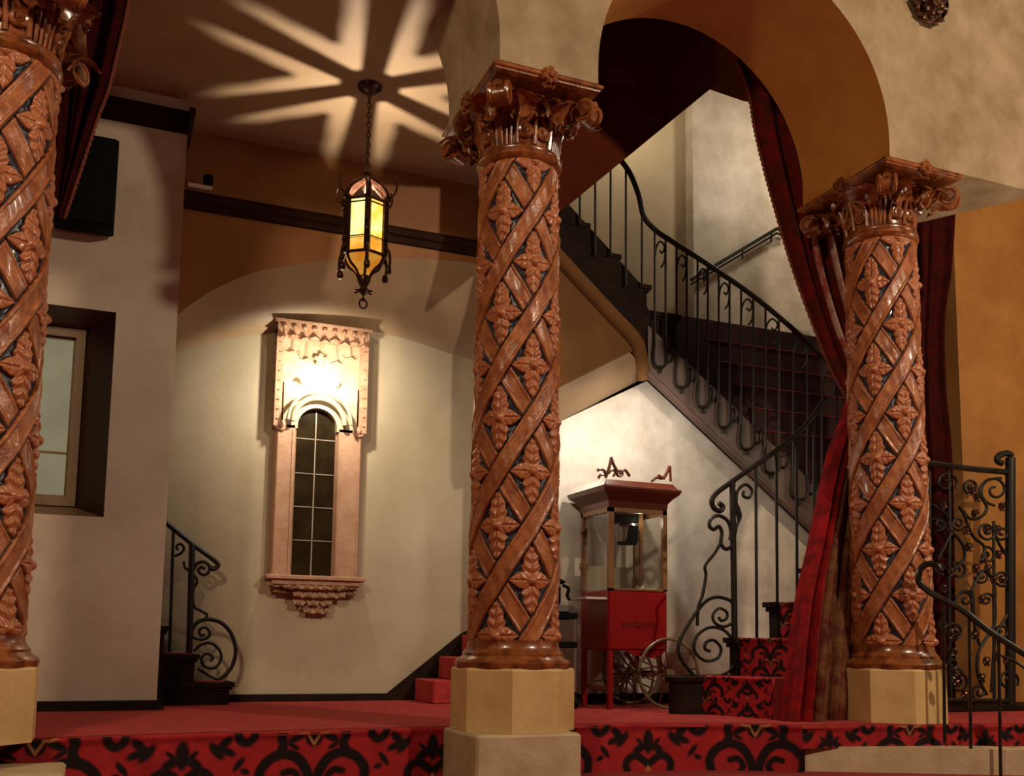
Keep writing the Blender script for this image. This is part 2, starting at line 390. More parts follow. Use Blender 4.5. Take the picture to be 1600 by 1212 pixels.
# left wall with splayed window opening
WL = 6.6
wz0, wz1, wu0, wu1 = 1.165, 2.46, -.95, .004
g = G()
g.box((wu1, WL, 0), (.368, 7.05, 3.96)); g.box((-3.2, WL, 0), (wu0, 7.05, 3.96))
g.box((wu0, WL, 0), (wu1, 7.05, wz0)); g.box((wu0, WL, wz1), (wu1, 7.05, 3.96))
struct(g.build('wall_left', M['leftwall'], origin=(-.5, 6.8, 0)))
WNB = 6.86
pA, pB = TN(135, 518, WNB), TN(116, 792, WNB)
ib_r, ib_t, ib_b = pA.x, pA.z, pB.z
ib_l = ib_r-.62
g = G()
fr = [(wu0, WL+.002, wz0), (wu1, WL+.002, wz0), (wu1, WL+.002, wz1), (wu0, WL+.002, wz1)]
bk = [(ib_l, WNB, ib_b), (ib_r, WNB, ib_b), (ib_r, WNB, ib_t), (ib_l, WNB, ib_t)]
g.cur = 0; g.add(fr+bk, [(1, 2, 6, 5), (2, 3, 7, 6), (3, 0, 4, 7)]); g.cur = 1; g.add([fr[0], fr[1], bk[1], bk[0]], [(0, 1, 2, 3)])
wn = struct(g.build('window_1', [M['reveal'], M['frame']], origin=(ib_r, WNB, ib_b), smooth=0))
g = G()
def rect_frame(g, x0, x1, z0, z1, y, w, d):
    g.box((x0, y-d, z0), (x0+w, y, z1)); g.box((x1-w, y-d, z0), (x1, y, z1)); g.box((x0+w, y-d, z1-w), (x1-w, y, z1)); g.box((x0+w, y-d, z0), (x1-w, y, z0+w))
rect_frame(g, ib_l, ib_r, ib_b, ib_t, WNB+.02, .055, .05); rect_frame(g, ib_l+.04, ib_r-.04, ib_b+.04, ib_t-.04, WNB+.03, .03, .03)
g.build('window_frame', M['frame'], wn)
g = G(); g.box((ib_l+.05, WNB+.012, ib_b+.05), (ib_r-.055, WNB+.02, ib_t-.05)); g.build('pane', M['lit'], wn)
g = G(); g.box((ib_l+.05, WNB-.002, ib_b+.33), (ib_r-.06, WNB+.012, ib_b+.345)); g.build('glazing_bar', M['frame'], wn)

# back wall behind the display niche, and the wall over the stair passage
g = G(); g.box((.1, 7.27, 0), (3.6, 7.42, 3.75)); struct(g.build('wall_back', M['cream'], origin=(1.5, 7.3, 0)))
YU = 7.0
TOPPX = [(262, 508), (280, 490), (330, 455), (400, 425), (500, 408), (600, 403), (700, 407), (740, 411), (800, 412), (872, 402)]
BOTPX = [(255, 556), (275, 550), (350, 530), (430, 519), (500, 512), (564, 513), (640, 530), (700, 550), (740, 562), (872, 607)]
top = smoothpts([TN(x, y, YU) for x, y in TOPPX], 5); bot = smoothpts([TN(x, y, 7.265) for x, y in BOTPX], 5)
g = G()
nt_ = len(top); vs = list(top)+[(x, YU, 4.2) for x, y, z in top]
g.add(vs, [(i, i+1, nt_+i+1, nt_+i) for i in range(nt_-1)])
struct(g.build('wall_upper', M['brown'], origin=(1.5, 7, 3), smooth=0))
g = G()
rs = []
for k in range(7):
    t = k/6; bul = .05*sin(pi*t)
    rs.append([(a[0]+(b[0]-a[0])*t, a[1]+(b[1]-a[1])*t, a[2]+(b[2]-a[2])*t-bul) for a, b in zip(top, bot)])
g.rings(rs, closed=False)
struct(g.build('ceiling_cove', M['soffit'], origin=(1.5, 7.1, 2.6), smooth=60))
# ceiling of the left bay and closing walls of the stair hall
g = G(); g.prism([(-3.2, WB), (2.15, WB), (2.78, 7.1), (-3.2, 7.1)], 'z', 3.95, 4.03); g.box((-.235, 4.6, 3.95), (1.715, WB, 4.03)); g.box((-2.7, 4.6, 3.95), (-.80, WB, 4.03)); struct(g.build('ceiling', M['ceil'], origin=(1, 6, 3.95)))
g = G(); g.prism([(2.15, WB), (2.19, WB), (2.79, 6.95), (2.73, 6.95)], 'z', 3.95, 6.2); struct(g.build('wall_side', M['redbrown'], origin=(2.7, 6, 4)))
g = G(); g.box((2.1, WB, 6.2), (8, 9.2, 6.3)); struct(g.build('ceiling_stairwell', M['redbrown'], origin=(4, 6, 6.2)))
g = G(); g.box((-.245, 4.6, 3.95), (1.725, 4.66, 4.5)); g.box((-2.75, 4.6, 3.95), (-.79, 4.66, 4.5)); struct(g.build('wall_lunette', M['ochre'], origin=(.7, 4.6, 4)))
# sloping dark wall across the stair opening
YP = 6.3
p0, p1, p2, p3 = TN(872, 333, YP), TN(1120, 130, YP), TN(1172, 148, YP), TN(1300, 175, YP)
sl = (p1.z-p0.z)/(p1.x-p0.x); xs = 2.50
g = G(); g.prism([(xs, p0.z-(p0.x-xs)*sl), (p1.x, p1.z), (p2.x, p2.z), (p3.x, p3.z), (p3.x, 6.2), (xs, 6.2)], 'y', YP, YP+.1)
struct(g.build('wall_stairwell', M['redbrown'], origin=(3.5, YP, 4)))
# far stair walls
xc_ = TN(1083, 300, 7.8).x
g = G(); g.box((xc_, 7.8, 0), (7.8, 7.95, 6.2)); struct(g.build('wall_far', M['pale'], origin=(6, 7.8, 0)))
g = G(); g.box((2.0, 7.93, 0), (xc_-.001, 8.1, 6.2)); struct(g.build('wall_far_recess', M['cream'], origin=(4, 8.5, 0)))
# wall under the stair flight behind the popcorn cart
e0, e1 = TN(872, 660, 6.6), TN(1007, 590, 6.6); s0, s1 = TN(1010, 590, 6.5), TN(1270, 835, 6.5)
ssl = (s1.z-s0.z)/(s1.x-s0.x)
def zs(x): return s0.z+(x-s0.x)*ssl                  # underside line of the upper flight
esl = (e1.z-e0.z)/(e1.x-e0.x)
xl = 2.78
g = G(); g.prism([(xl, 0), (6.2, 0), (6.2, zs(6.2)+.05), (e1.x+.02, zs(e1.x+.02)+.05), (e0.x, e0.z), (xl, e0.z-(e0.x-xl)*esl)], 'y', 6.6, 6.68)
struct(g.build('wall_understair', M['pale'], origin=(4, 6.6, 0)))
# underside of the flight beside the centre column: cove strip, panel, rounded edge
A_, B_, Cc, D_ = TN(872, 402, 6.45), TN(1004, 545, 6.45), TN(984, 550, 6.45), TN(872, 606, 6.45)
def back(p, q, x): t = (x-p.x)/(q.x-p.x); return p+(q-p)*t
A2, D2, E2 = back(A_, B_, xl-.05), back(D_, Cc, xl-.05), back(e0, e1, xl-.05)
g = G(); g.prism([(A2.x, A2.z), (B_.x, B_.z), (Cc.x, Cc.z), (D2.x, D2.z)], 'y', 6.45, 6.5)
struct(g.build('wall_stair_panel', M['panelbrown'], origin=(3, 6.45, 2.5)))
g = G()
def strip(t):
    p, q = D2+(Cc-D2)*t, E2+(e1-E2)*t
    return p, q
g.grid(lambda a, b: tuple(strip(a)[0]+(strip(a)[1]-strip(a)[0])*b+Vector((0, -.045*sin(pi*b), -.02*sin(pi*b)))), 12, 8)
struct(g.build('trim_1', M['soffit'], origin=(3, 6.5, 2.4), smooth=60))
g = G()
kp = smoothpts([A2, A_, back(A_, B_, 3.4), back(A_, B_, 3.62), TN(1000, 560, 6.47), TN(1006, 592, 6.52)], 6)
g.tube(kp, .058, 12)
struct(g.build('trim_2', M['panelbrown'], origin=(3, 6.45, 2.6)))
# right wall and passage beyond the arcade
g = G(); xo = TN(1491, 400, 5.75).x
g.box((xo, 5.75, 0), (9.5, 5.95, 6)); struct(g.build('wall_right', M['orange'], origin=(7, 5.75, 0)))
g = G(); g.box((7.7, 4, 0), (7.8, 9, 6.2)); struct(g.build('wall_end', M['cream'], origin=(7.7, 6, 0)))
# mouldings
def mould(name, pts, prof, m, o):
    """sweep profile (out, up) along a straight run parallel to x"""
    g = G(); rs = []
    for p in pts: rs.append([(p[0], p[1]-a, p[2]+b) for a, b in prof])
    g.rings(rs, True, True); return struct(g.build(name, m, origin=o))
zm = TN(500, 341, YU-.05).z
mould('trim_3', [(.2, YU, zm), (2.72, YU, zm)], [(0, -.075), (.022, -.07), (.03, -.03), (.055, -.02), (.06, .02), (.04, .03), (.03, .05), (0, .055)], M['trimwood'], (1.5, YU, zm))
zc = TN(225, 178, WL-.06).z
g = G(); prof = [(0, -.055), (.010, -.05), (.014, -.02), (.026, -.005), (.03, .04), (.04, .05), (.04, .09), (0, .09)]
rs = [[(-3.2, WL-a, zc+b) for a, b in prof], [(.368+0, WL-a, zc+b) for a, b in prof]]
g.rings(rs, True, True)
rs = [[(.368+a, WL-.1, zc+b) for a, b in prof], [(.368+a, 7.0, zc+b) for a, b in prof]]
g.rings(rs, True, True)
struct(g.build('trim_4', M['trimwood'], origin=(0, WL, zc)))
# baseboards
g = G(); g.box((-3.2, WL-.03, 0), (.395, WL, .058)); g.box((.368, WL, 0), (.395, 7.0, .058)); g.box((-3.2, WL-.045, 0), (.41, WL, .022))
struct(g.build('baseboard_left', M['darkwood'], origin=(0, WL, 0)))
g = G(); g.prism([(.3, 0), (2.75, 0), (2.75, .58), TN(720, 990, 7.25).xz[:], TN(605, 1083, 7.25).xz[:], (.3, .052)], 'y', 7.245, 7.27)
struct(g.build('baseboard_back', M['darkwood'], origin=(1.5, 7.26, 0)))
g = G(); g.box((2.75, 6.57, 0), (5.6, 6.6, .075)); struct(g.build('baseboard_understair', M['darkwood'], origin=(4, 6.6, 0)))
# ------------------------------------------------------------------ carved columns
PER = .553
def shaft_mesh(name, L, zph, ra, rb):
    NA, NZ = 400, 860
    th = np.arange(NA)*2*pi/NA; zz = np.linspace(0, L, NZ)
    T, Z = np.meshgrid(th, zz)
    a = T*4/(2*pi); b = (Z-zph)/PER
    sm = lambda e0, e1, x: (lambda t: t*t*(3-2*t))(np.clip((x-e0)/(e1-e0), 0, 1))
    def tri(x): return np.abs((x % 1.)-.5)            # distance to the band line in lattice units
    t1, t2 = tri(a+b), tri(a-b)                       # t1: band leaning one way, t2 the other
    HW = .155
    def band(t): return (1-sm(HW-.025, HW+.012, t))*(.80+.20*sm(HW-.075, HW-.04, t)) # a bead along each edge
    h1, h2 = band(t1), band(t2)
    over = np.maximum(h2*.029, h1*.024*(1-sm(HW+.045, HW-.0, t2)*.85))
    # flower in each diamond
    p = (a+b)-np.round(a+b); q = (a-b)-np.round(a-b)
    da = (p+q)/2; db = (p-q)/2                         # offset from diamond centre
    x = da*.345; z = db*PER
    ang = np.arctan2(x, z); r = np.hypot(x, z)
    f = np.zeros_like(x)
    def petal(u, v, Lp, W, hh):
        t = np.clip(u/Lp, 0, 1); av = np.abs(v)
        core = W*np.interp(t, [0, .16, .36, .47, .62, .82, 1], [.34, .62, 1.0, .74, .80, .44, 0] if Lp > .15 else [.34, .66, 1.0, .98, .80, .42, 0])
        ins = np.clip((core-av)/.006, 0, 1)*(u > 0)*(u < Lp)
        dome = .72+.28*np.cos(np.clip(av/(core+1e-5), 0, 1)*pi/2)
        mid = np.exp(-(v/.0045)**2)*.30
        vein = (.15 if Lp > .15 else .05)*np.cos((t*3.6-av/W*.9)*2*pi)*(av > .006)
        return hh*ins*(dome-mid+vein)*(1-.30*t)
    for sg in (1, -1):
        f = np.maximum(f, petal(sg*z, x, .180, .056, .034))
        f = np.maximum(f, petal(sg*x, z, .118, .047, .034))
    boss = np.sqrt(np.maximum(0, 1-(r/.031)**2))*.050
    f = np.maximum(f, boss)
    f = np.where(np.minimum(t1, t2) < HW, 0, f)
    pt = np.clip((f-.004)/.006, 0, 1)
    h = np.maximum(over, f)
    # undercut groove at band edges stays at background level
    env = sm(0, .03, Z)*sm(0, .03, L-Z)
    end = np.maximum(1-sm(.0, .03, Z), 1-sm(.0, .03, L-Z))
    h = h*env+.012*end
    paint_shade = np.clip((.015-h)/.006, 0, 1)*env  # blue ground colour, carried up the flanks to darken the grooves like shade
    # hand-carved unevenness
    ph = rng.rand(8)*6
    h = h+.0016*(np.sin(T*7+Z*11+ph[0])+np.sin(T*13-Z*17+ph[1])+np.sin(T*23+Z*31+ph[2])*.6)
    R = ra+(rb-ra)*(Z/L)+h
    V = np.stack([R*np.sin(T), -R*np.cos(T), Z], -1).reshape(-1, 3)
    i = np.arange(NA); fs = []
    for j in range(NZ-1):
        fs.append(np.stack([j*NA+i, j*NA+(i+1) % NA, (j+1)*NA+(i+1) % NA, (j+1)*NA+i], 1))
    fs = np.concatenate(fs)
    me = bpy.data.meshes.new(name); me.vertices.add(len(V)); me.vertices.foreach_set('co', V.astype(np.float32).ravel())
    me.loops.add(fs.size); me.loops.foreach_set('vertex_index', fs.astype(np.int32).ravel())
    me.polygons.add(len(fs)); me.polygons.foreach_set('loop_start', np.arange(0, fs.size, 4, dtype=np.int32))
    me.polygons.foreach_set('use_smooth', np.ones(len(fs), dtype=bool)); me.update(calc_edges=True)
    at = me.attributes.new('petal', 'FLOAT', 'POINT'); at.data.foreach_set('value', (pt*env*.75).astype(np.float32).ravel())
    at = me.attributes.new('paint', 'FLOAT', 'POINT'); at.data.foreach_set('value', paint_shade.astype(np.float32).ravel())
    me.materials.append(M['shaft']); return me
def make_column(label):
    cx, cy = XC, YA
    root = thing('carved_column', label, 'column', (cx, cy, 0), 'carved columns of the arcade')
    g = G()
    def oct(r, z): return [(cx+r*sin(k*pi/4+pi/8), cy-r*cos(k*pi/4+pi/8), z) for k in range(8)]
    g.rings([oct(.318, 0.0), oct(.318, .300), oct(.310, .312)], True, True)
    g.build('pedestal', M['stone'], root, smooth=15)
    g = G(); g.lathe([(.295, .312), (.298, .325), (.300, .338), (.292, .352), (.272, .362), (.262, .372), (.262, .385), (.250, .398), (.238, .420), (.236, .45)], 64, (cx, cy, 0))
    g.build('column_base', M['wood'], root)
    z0, z1 = .425, 2.985
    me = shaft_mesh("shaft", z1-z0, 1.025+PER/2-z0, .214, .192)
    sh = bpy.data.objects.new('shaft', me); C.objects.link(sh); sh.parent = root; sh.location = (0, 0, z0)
    g = G(); g.lathe([(.205, 2.975), (.222, 2.985), (.232, 3.0), (.230, 3.018), (.222, 3.024), (.226, 3.032), (.224, 3.045), (.21, 3.055), (.205, 3.06)], 64, (cx, cy, 0))
    g.build('neck_ring', M['wood'], root)
    zb = 3.05
    BP = [(.202, 0), (.203, .06), (.210, .12), (.226, .18), (.255, .235), (.285, .275)]
    def bell_r(z):
        z = z-zb
        for (r0, a), (r1, b) in zip(BP[:-1], BP[1:]):
            if a <= z <= b: return r0+(r1-r0)*(z-a)/(b-a)
        return BP[-1][0]
    def onb(ph, z, o=.0): r = bell_r(z)+o; return (cx+r*sin(ph), cy-r*cos(ph), z)
    g = G(); g.lathe([(r, zb+z) for r, z in smoothpts(BP, 4)], 64, (cx, cy, 0))
    cap = g.build('capital', M['wood'], root)
    for k in range(4):
        p0 = k*pi/2
        # scroll medallion: arched frame with a pair of spirals
        g = G()
        fr = [onb(p0-.46, zb+.005, .006)]+[onb(p0+.46*(-cos(t*pi/10)), zb+.115+.075*sin(t*pi/10), .012) for t in range(11)]+[onb(p0+.46, zb+.005, .006)]
        g.tube(fr, .0125, 8)
        g.tube([onb(p0, zb+.008, .006), onb(p0, zb+.10, .012), onb(p0, zb+.185, .014)], .013, 8)
        for sg in (-1, 1):
            sp = spiral((sg*.050, zb+.080), .044, .008, pi/2 if sg < 0 else pi/2, -sg*1.6, 30)
            sp = [(sg*.014, zb+.18)]+sp
            g.tube([onb(p0+x/.215, z, .008) for x, z in sp], [.0135]*len(sp), 8)
            g.ball(onb(p0+sg*.050/.215, zb+.080, .014), .015, 8)
        g.build('scroll_medallion', M['wood'], cap)
        # flutes under each corner
        g = G()
        for j in (-1.5, -.5, .5, 1.5):
            q = p0+pi/4+j*.115
            g.tube([onb(q, zb+.004, .004), onb(q, zb+.09, .010), onb(q, zb+.17, .014), onb(q, zb+.25, .02)], [.010, .012, .014, .017], 8)
        g.build('flutes', M['wood'], cap)
        # corner volute on a stem, with a curled leaf over it
        sx, sy = (1 if sin(p0+pi/4) > 0 else -1), (-1 if cos(p0+pi/4) > 0 else 1)
        c = Vector((cx+sx*.252, cy+.015+sy*.350, 3.215)); dg = Vector((sx*.242, sy*.335, 0)).normalized(); sd = Vector((-dg.y, dg.x, 0))
        g = G()
        for w in (-.045, .045):
            sp = spiral((0, 0), .060, .010, pi*.75, -1.7, 30)
            g.tube([tuple(c+dg*x+Vector((0, 0, z))+sd*w) for x, z in sp], .014, 8)
        g.tube([tuple(c+sd*-.06), tuple(c+sd*.06)], .030, 12)
        g.tube([tuple(c-dg*.012+sd*-.05), tuple(c-dg*.012+sd*.05)], .054, 14)
        st = smoothpts([Vector(onb(p0+pi/4, zb+.13, .01)), Vector(onb(p0+pi/4, zb+.19, .03)), c-dg*.09+Vector((0, 0, .045)), c-dg*.02+Vector((0, 0, .052)), c+dg*.04+Vector((0, 0, .03))], 5)
        g.tube(st, .030, 8)
        g.build('volute', M['wood'], cap)
        g = G()
        g.leaf(c-dg*.12+Vector((0, 0, -.03)), (0, 0, 1), dg, .085, .115, 1.5, .5, 3)
        for sg in (-1, 1):
            g.leaf(c-dg*.12+sd*sg*.07+Vector((0, 0, -.05)), Vector((0, 0, 1))+sd*sg*.4, dg+sd*sg*.6, .062, .115, 1.2, .6, 3)
        g.build('acanthus_leaf', M['wood'], cap)
        # hanging leaves along each face, and a rosette on the abacus
        nn = Vector((sin(p0), -cos(p0), 0)); tt = Vector((cos(p0), sin(p0), 0)); hw = .31 if k % 2 == 0 else .415; dd = .415 if k % 2 == 0 else .31
        ctr = Vector((cx, cy+.015, 0))
        g = G()
        for j in ((-.58, -.2, .2, .58) if k % 2 == 0 else (-.62, -.22, .22, .62)):
            b0 = ctr+tt*(j*hw)+nn*(dd-.155)+Vector((0, 0, 3.205))
            g.leaf(b0, (0, 0, 1), nn+tt*(j*.6), .066, .115, 1.05, .75, 3)
        g.build('acanthus_leaf', M['wood'], cap)
        g = G(); rc = ctr+nn*(dd+.004)+Vector((0, 0, 3.338))
        for j in range(6):
            an = j*pi/3+.3
            pc = rc+tt*cos(an)*.030+Vector((0, 0, sin(an)*.030))
            g.ball(pc, .021, 8, (1, 1, 1))
        g.ball(rc+nn*.012, .018, 8)
        g.leaf(rc+Vector((0, 0, -.015))-nn*.01, (0, 0, -1), nn, .035, .07, .3, .3, 2); g.leaf(rc+Vector((0, 0, .01))-nn*.01, (0, 0, 1), nn, .030, .055, .2, .2, 2)
        g.build('rosette', M['wood'], cap)
    g = G()
    def rr(i, z): return [(cx-.31+i, cy+.015-.415+i, z), (cx+.31-i, cy+.015-.415+i, z), (cx+.31-i, cy+.015+.415-i, z), (cx-.31+i, cy+.015+.415-i, z)]
    g.rings([rr(.085, 3.305), rr(.045, 3.312), rr(.030, 3.320), rr(.014, 3.326), rr(.012, 3.334), rr(.003, 3.338), rr(0, 3.343), rr(0, 3.354), rr(.004, 3.36)], True, True)
    g.build('abacus', M['wood'], cap, smooth=20)
    return root
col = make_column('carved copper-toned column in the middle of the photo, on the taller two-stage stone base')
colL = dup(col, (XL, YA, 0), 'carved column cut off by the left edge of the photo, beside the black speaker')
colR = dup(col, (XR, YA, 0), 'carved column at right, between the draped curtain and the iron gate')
for o in colR.children:
    if o.name.startswith('shaft'): o.rotation_euler.z = radians(-14)
for o in colL.children:
    if o.name.startswith('shaft'): o.rotation_euler.z = radians(3)
# stone blocks below the floor edge
c3 = [TZ(687, 1147, 0), TZ(745, 1149, 0), TZ(920, 1147, 0)]
g = G(); yb0 = c3[1].y
g.bbox((c3[1].x, yb0, -.52), (c3[2].x, yb0+.5, -.001), .012)
tag(g.build('stone_block', M['stone2'], origin=((c3[1].x+c3[2].x)/2, yb0+.2, -.52), smooth=15), 'square buff stone block below the pedestal of the middle column', 'stone block')
q = TN(100, 1205, 4.5)
g = G(); g.bbox((q.x-1.3, 4.42, -.52), (q.x, 4.84, q.z), .012)
tag(g.build('stone_block', M['stone2'], origin=(q.x-.6, 4.6, -.52), smooth=15), 'buff stone block whose top just shows at the bottom left corner', 'stone block')
f0, f1 = TZ(1257, 1165, -.12), TZ(1594, 1171, -.12)
dv = (f1-f0).normalized()
f1 = f0+dv*2.4; bk = Vector((-dv.y, dv.x, 0))*.30
g = G(); g.prism([(f0.x, f0.y), (f1.x, f1.y), (f1.x+bk.x, f1.y+bk.y), (f0.x+bk.x*.3, f0.y+bk.y*.3)], 'z', -.52, -.12)
tag(g.build('stone_ledge', M['stone2'], origin=(4.3, 4.4, -.52), smooth=15), 'long low buff stone ledge under the right column and the handrail', 'stone ledge')
# ------------------------------------------------------------------ speaker and small lamp on the left wall
a, b = TN(104, 207, WL-.20), TN(178, 356, WL-.20)
g = G(); x1 = b.x; x0 = x1-.34
g.bbox((x0, WL-.20, b.z), (x1, WL-.03, a.z+.02), .01)
sp = thing('speaker', 'black rectangular loudspeaker fixed high on the beige left wall', 'speaker', (x1-.17, WL-.1, b.z))
g.build('cabinet', M['black'], sp)
g = G(); g.bbox((x0+.015, WL-.207, b.z+.015), (x1-.015, WL-.20, a.z+.005), .003); g.build('grille', M['black'], sp)
g = G(); g.box((x0+.1, WL-.03, b.z+.2), (x1-.1, WL, b.z+.45)); g.build('bracket', M['black'], sp)
pm = TN(325, 288, YU-.09)
sl_ = thing('spotlight', 'tiny black spotlight on the dark moulding near the left wall corner', 'spotlight', (pm.x, pm.y, zm+.055))
g = G(); g.box((pm.x-.13, pm.y-.01, zm+.055), (pm.x+.03, pm.y+.015, zm+.075)); g.build('mounting_arm', M['white'], sl_)
g = G(); g.lathe([(.018, 0), (.032, .01), (.035, .06), (.028, .075)], 16, (pm.x, pm.y, zm+.075)); g.build('lamp_head', M['black'], sl_)

# ------------------------------------------------------------------ hanging lantern
lc = TZ(578, 135, 3.95); lx, ly = lc.x, lc.y
lan = thing('lantern', 'lit hexagonal amber glass lantern hanging on a chain from the ceiling', 'lantern', (lx, ly, 3.95))
PH = radians(82+90)                                   # one rib direction (angle from -y towards +x)
PH = pi/2+radians(82)
def hx(r, k, z): an = PH+k*pi/3; return (lx+r*sin(an), ly-r*cos(an), z)
g = G(); g.lathe([(.01, -.045), (.045, -.04), (.075, -.02), (.08, 0)], 24, (lx, ly, 3.95)); g.build('ceiling_rose', M['lantmetal'], lan)
g = G(); z = 3.905; k = 0
while z > 3.42:
    an = (k % 2)*pi/2
    ps = [(lx+.011*cos(t)*cos(an), ly+.011*cos(t)*sin(an), z-.018+.021*sin(t)) for t in [i*2*pi/12 for i in range(12)]]
    g.tube(ps, .0042, 5, closed=True); z -= .033; k += 1
g.build('chain', M['lantmetal'], lan)
zg0, zg1, zt = 2.815, 3.165, 3.315
RG = .128
g = G(); g.lathe([(.004, 0), (.022, .006), (.030, .02), (.018, .035), (.026, .05), (.014, .07), (.008, .11)], 18, (lx, ly, zt)); g.lathe([(.05, -.006), (.052, 0), (.02, .008)], 18, (lx, ly, zt)); g.build('crown', M['lantmetal'], lan)
# open roof: six ribs and six leaf plates; the bulb throws their shadow on the ceiling
ZB = 3.085
g = G()
for k in range(6):
    g.tube(smoothpts([hx(.150, k, 3.155), hx(.145, k, 3.19), hx(.118, k, 3.245), hx(.075, k, 3.285), hx(.03, k, 3.32)], 4), .0195, 6)
    g.tube(smoothpts([hx(.142, k, 3.18), hx(.185, k, 3.20), hx(.205, k, 3.25), hx(.19, k, 3.30)], 4), [.006]*12+[.002], 5)
g.build('roof_ribs', M['lantmetal'], lan)
for k in range(6):
    g = G()
    def lf(u, v, o=0.):
        an = (u-.5)*pi/3*.94; w = abs(u-.5)*2
        tn = .68+max(0, w-.12)*.95+(.14 if w > .5 else 0)       # opening edge as tangent from the bulb
        rp = lambda zz: .148-(.118/.165)*(zz-3.155)
        zz = (.148+(.118/.165)*3.155+tn*ZB)/(tn+.118/.165)
        z = 3.155+(zz-3.155)*v; r = rp(z)*(cos(pi/6)/cos(an))*.98+o
        a2 = PH+(k+.5)*pi/3+an
        return (lx+r*sin(a2), ly-r*cos(a2), z)
    g.grid(lambda u, v: lf(u, v), 36, 5); g.grid(lambda u, v: lf(u, v, -.004), 36, 5)
    g.build('roof_leaf', M['lantmetal'], lan)
g = G()
for zz, r, t in ((zg1-.005, .136, .010), (zg0, .136, .010), (zg0+.10, .131, .004), (zg1-.03, .131, .005)):
    g.tube([hx(r, k, zz) for k in range(6)], t, 6, closed=True)
for k in range(6): g.tube([hx(.133, k, zg0-.01), hx(.133, k, zg1+.01)], .021, 6)
g.build('frame', M['lantmetal'], lan)
for k in range(6):
    g = G(); zq = zg0+.09; g.add([hx(RG, k, zq), hx(RG, k+1, zq), hx(RG, k+1, zg1), hx(RG, k, zg1)], [(0, 1, 2, 3)]); g.cur = 1; g.add([hx(RG, k, zg0), hx(RG, k+1, zg0), hx(RG, k+1, zq), hx(RG, k, zq)], [(0, 1, 2, 3)])
    p = g.build('glass_pane', [M['amber'], M['amber3']], lan, smooth=0)
    g = G()
    for f in ():
        A, B = Vector(hx(.131, k, 0)), Vector(hx(.131, k+1, 0)); q = A+(B-A)*f
        g.tube([(q.x, q.y, zg0), (q.x, q.y, zg1)], .0022, 4)
    for zz in (zg0+.09,): g.tube([hx(.131, k, zz), hx(.131, k+1, zz)], .0022, 4)
    g.build('leading', M['lantmetal'], p)
    # side drops with a ball at each corner
    g = G()
    g.tube(smoothpts([hx(.137, k, zg0+.05), hx(.165, k, zg0+.02), hx(.172, k, zg0-.05), hx(.16, k, zg0-.11)], 4), .009, 6)
    g.ball(hx(.163, k, zg0-.10), .021, 10, (1, 1, 1.5)); g.build('corner_drop', M['lantmetal'], lan)
    for zz in (zg1-.03, zg0+.13): g = G(); g.ball(hx(.150, k, zz), .012, 8); g.build('stud', M['lantmetal'], lan)
    g = G(); g.add([hx(.126, k, zg0-.005), hx(.126, k+1, zg0-.005), hx(.035, k+1, zg0-.125), hx(.035, k, zg0-.125)], [(0, 1, 2, 3)])
    g.build('lower_pane', M['amber2'], lan, smooth=0)
g = G()
for k in range(6): g.tube(smoothpts([hx(.131, k, zg0-.005), hx(.105, k, zg0-.055), hx(.06, k, zg0-.09), hx(.036, k, zg0-.135)], 4), .009, 6)
g.lathe([(.002, -.29), (.012, -.275), (.004, -.25), (.02, -.235), (.034, -.215), (.02, -.195), (.030, -.175), (.042, -.15), (.038, -.125), (.02, -.115)], 18, (lx, ly, zg0))
g.tube([(lx+.024*cos(t*pi/8), ly, zg0-.30+.03*sin(t*pi/8)) for t in range(16)], .0055, 6, closed=True)
for k in range(6): g.tube([hx(.02, k, zg0-.215), hx(.06, k, zg0-.225)], .006, 5)
g.build('finial', M['lantmetal'], lan)
g = G(); g.ball((lx, ly, ZB-.045), .022, 12, (1, 1, 1.4)); g.build('bulb', M['bulb'], lan)

# ------------------------------------------------------------------ display niche on the back wall
N0 = 7.265
nl, nr = TN(432, 520, N0).x, TN(570, 537, N0).x; nb, ntp = TN(490, 905, 7.1).z, TN(500, 511, N0-.1).z
nm_ = (nl+nr)/2; ol, orr = TN(459, 800, N0-.05).x, TN(521, 800, N0-.05).x; om = (ol+orr)/2; oh = (orr-ol)/2
zar = TN(490, 668, N0-.05).z; hz = TN(440, 660, 7.05).z
ni = thing('display_niche', 'tall pink plaster wall niche with carved hood, lit bulbs and dark leaded glass', 'display niche', (nm_, N0, nb))
PJ = .075                                              # how far the jambs stand out
def arch_slab(g, x0, x1, z0, z1, y0, y1, zs_, r, xc):
    """flat slab with a round-headed opening"""
    n = 24; ar = [(xc-r*cos(pi*i/n), zs_+r*sin(pi*i/n)) for i in range(n+1)]
    for y in (y0, y1):
        vs = [(x, y, z) for x, z in ar]+[(x0+(x1-x0)*i/n, y, z1) for i in range(n+1)]
        g.add(vs, [(i, i+1, n+2+i, n+1+i) for i in range(n)])
        g.add([(x0, y, z0), (xc-r, y, z0), (xc-r, y, zs_), (x0, y, z1)], [(0, 1, 2, 3)]); g.add([(x1, y, z0), (xc+r, y, z0), (xc+r, y, zs_), (x1, y, z1)], [(0, 1, 2, 3)])
    full = [(xc-r, z0)]+ar+[(xc+r, z0)]
    g.rings([[(x, y0, z) for x, z in full], [(x, y1, z) for x, z in full]], closed=False)
    g.box((x0, y0, z0), (x0+.001, y1, z1)); g.box((x1-.001, y0, z0), (x1, y1, z1))
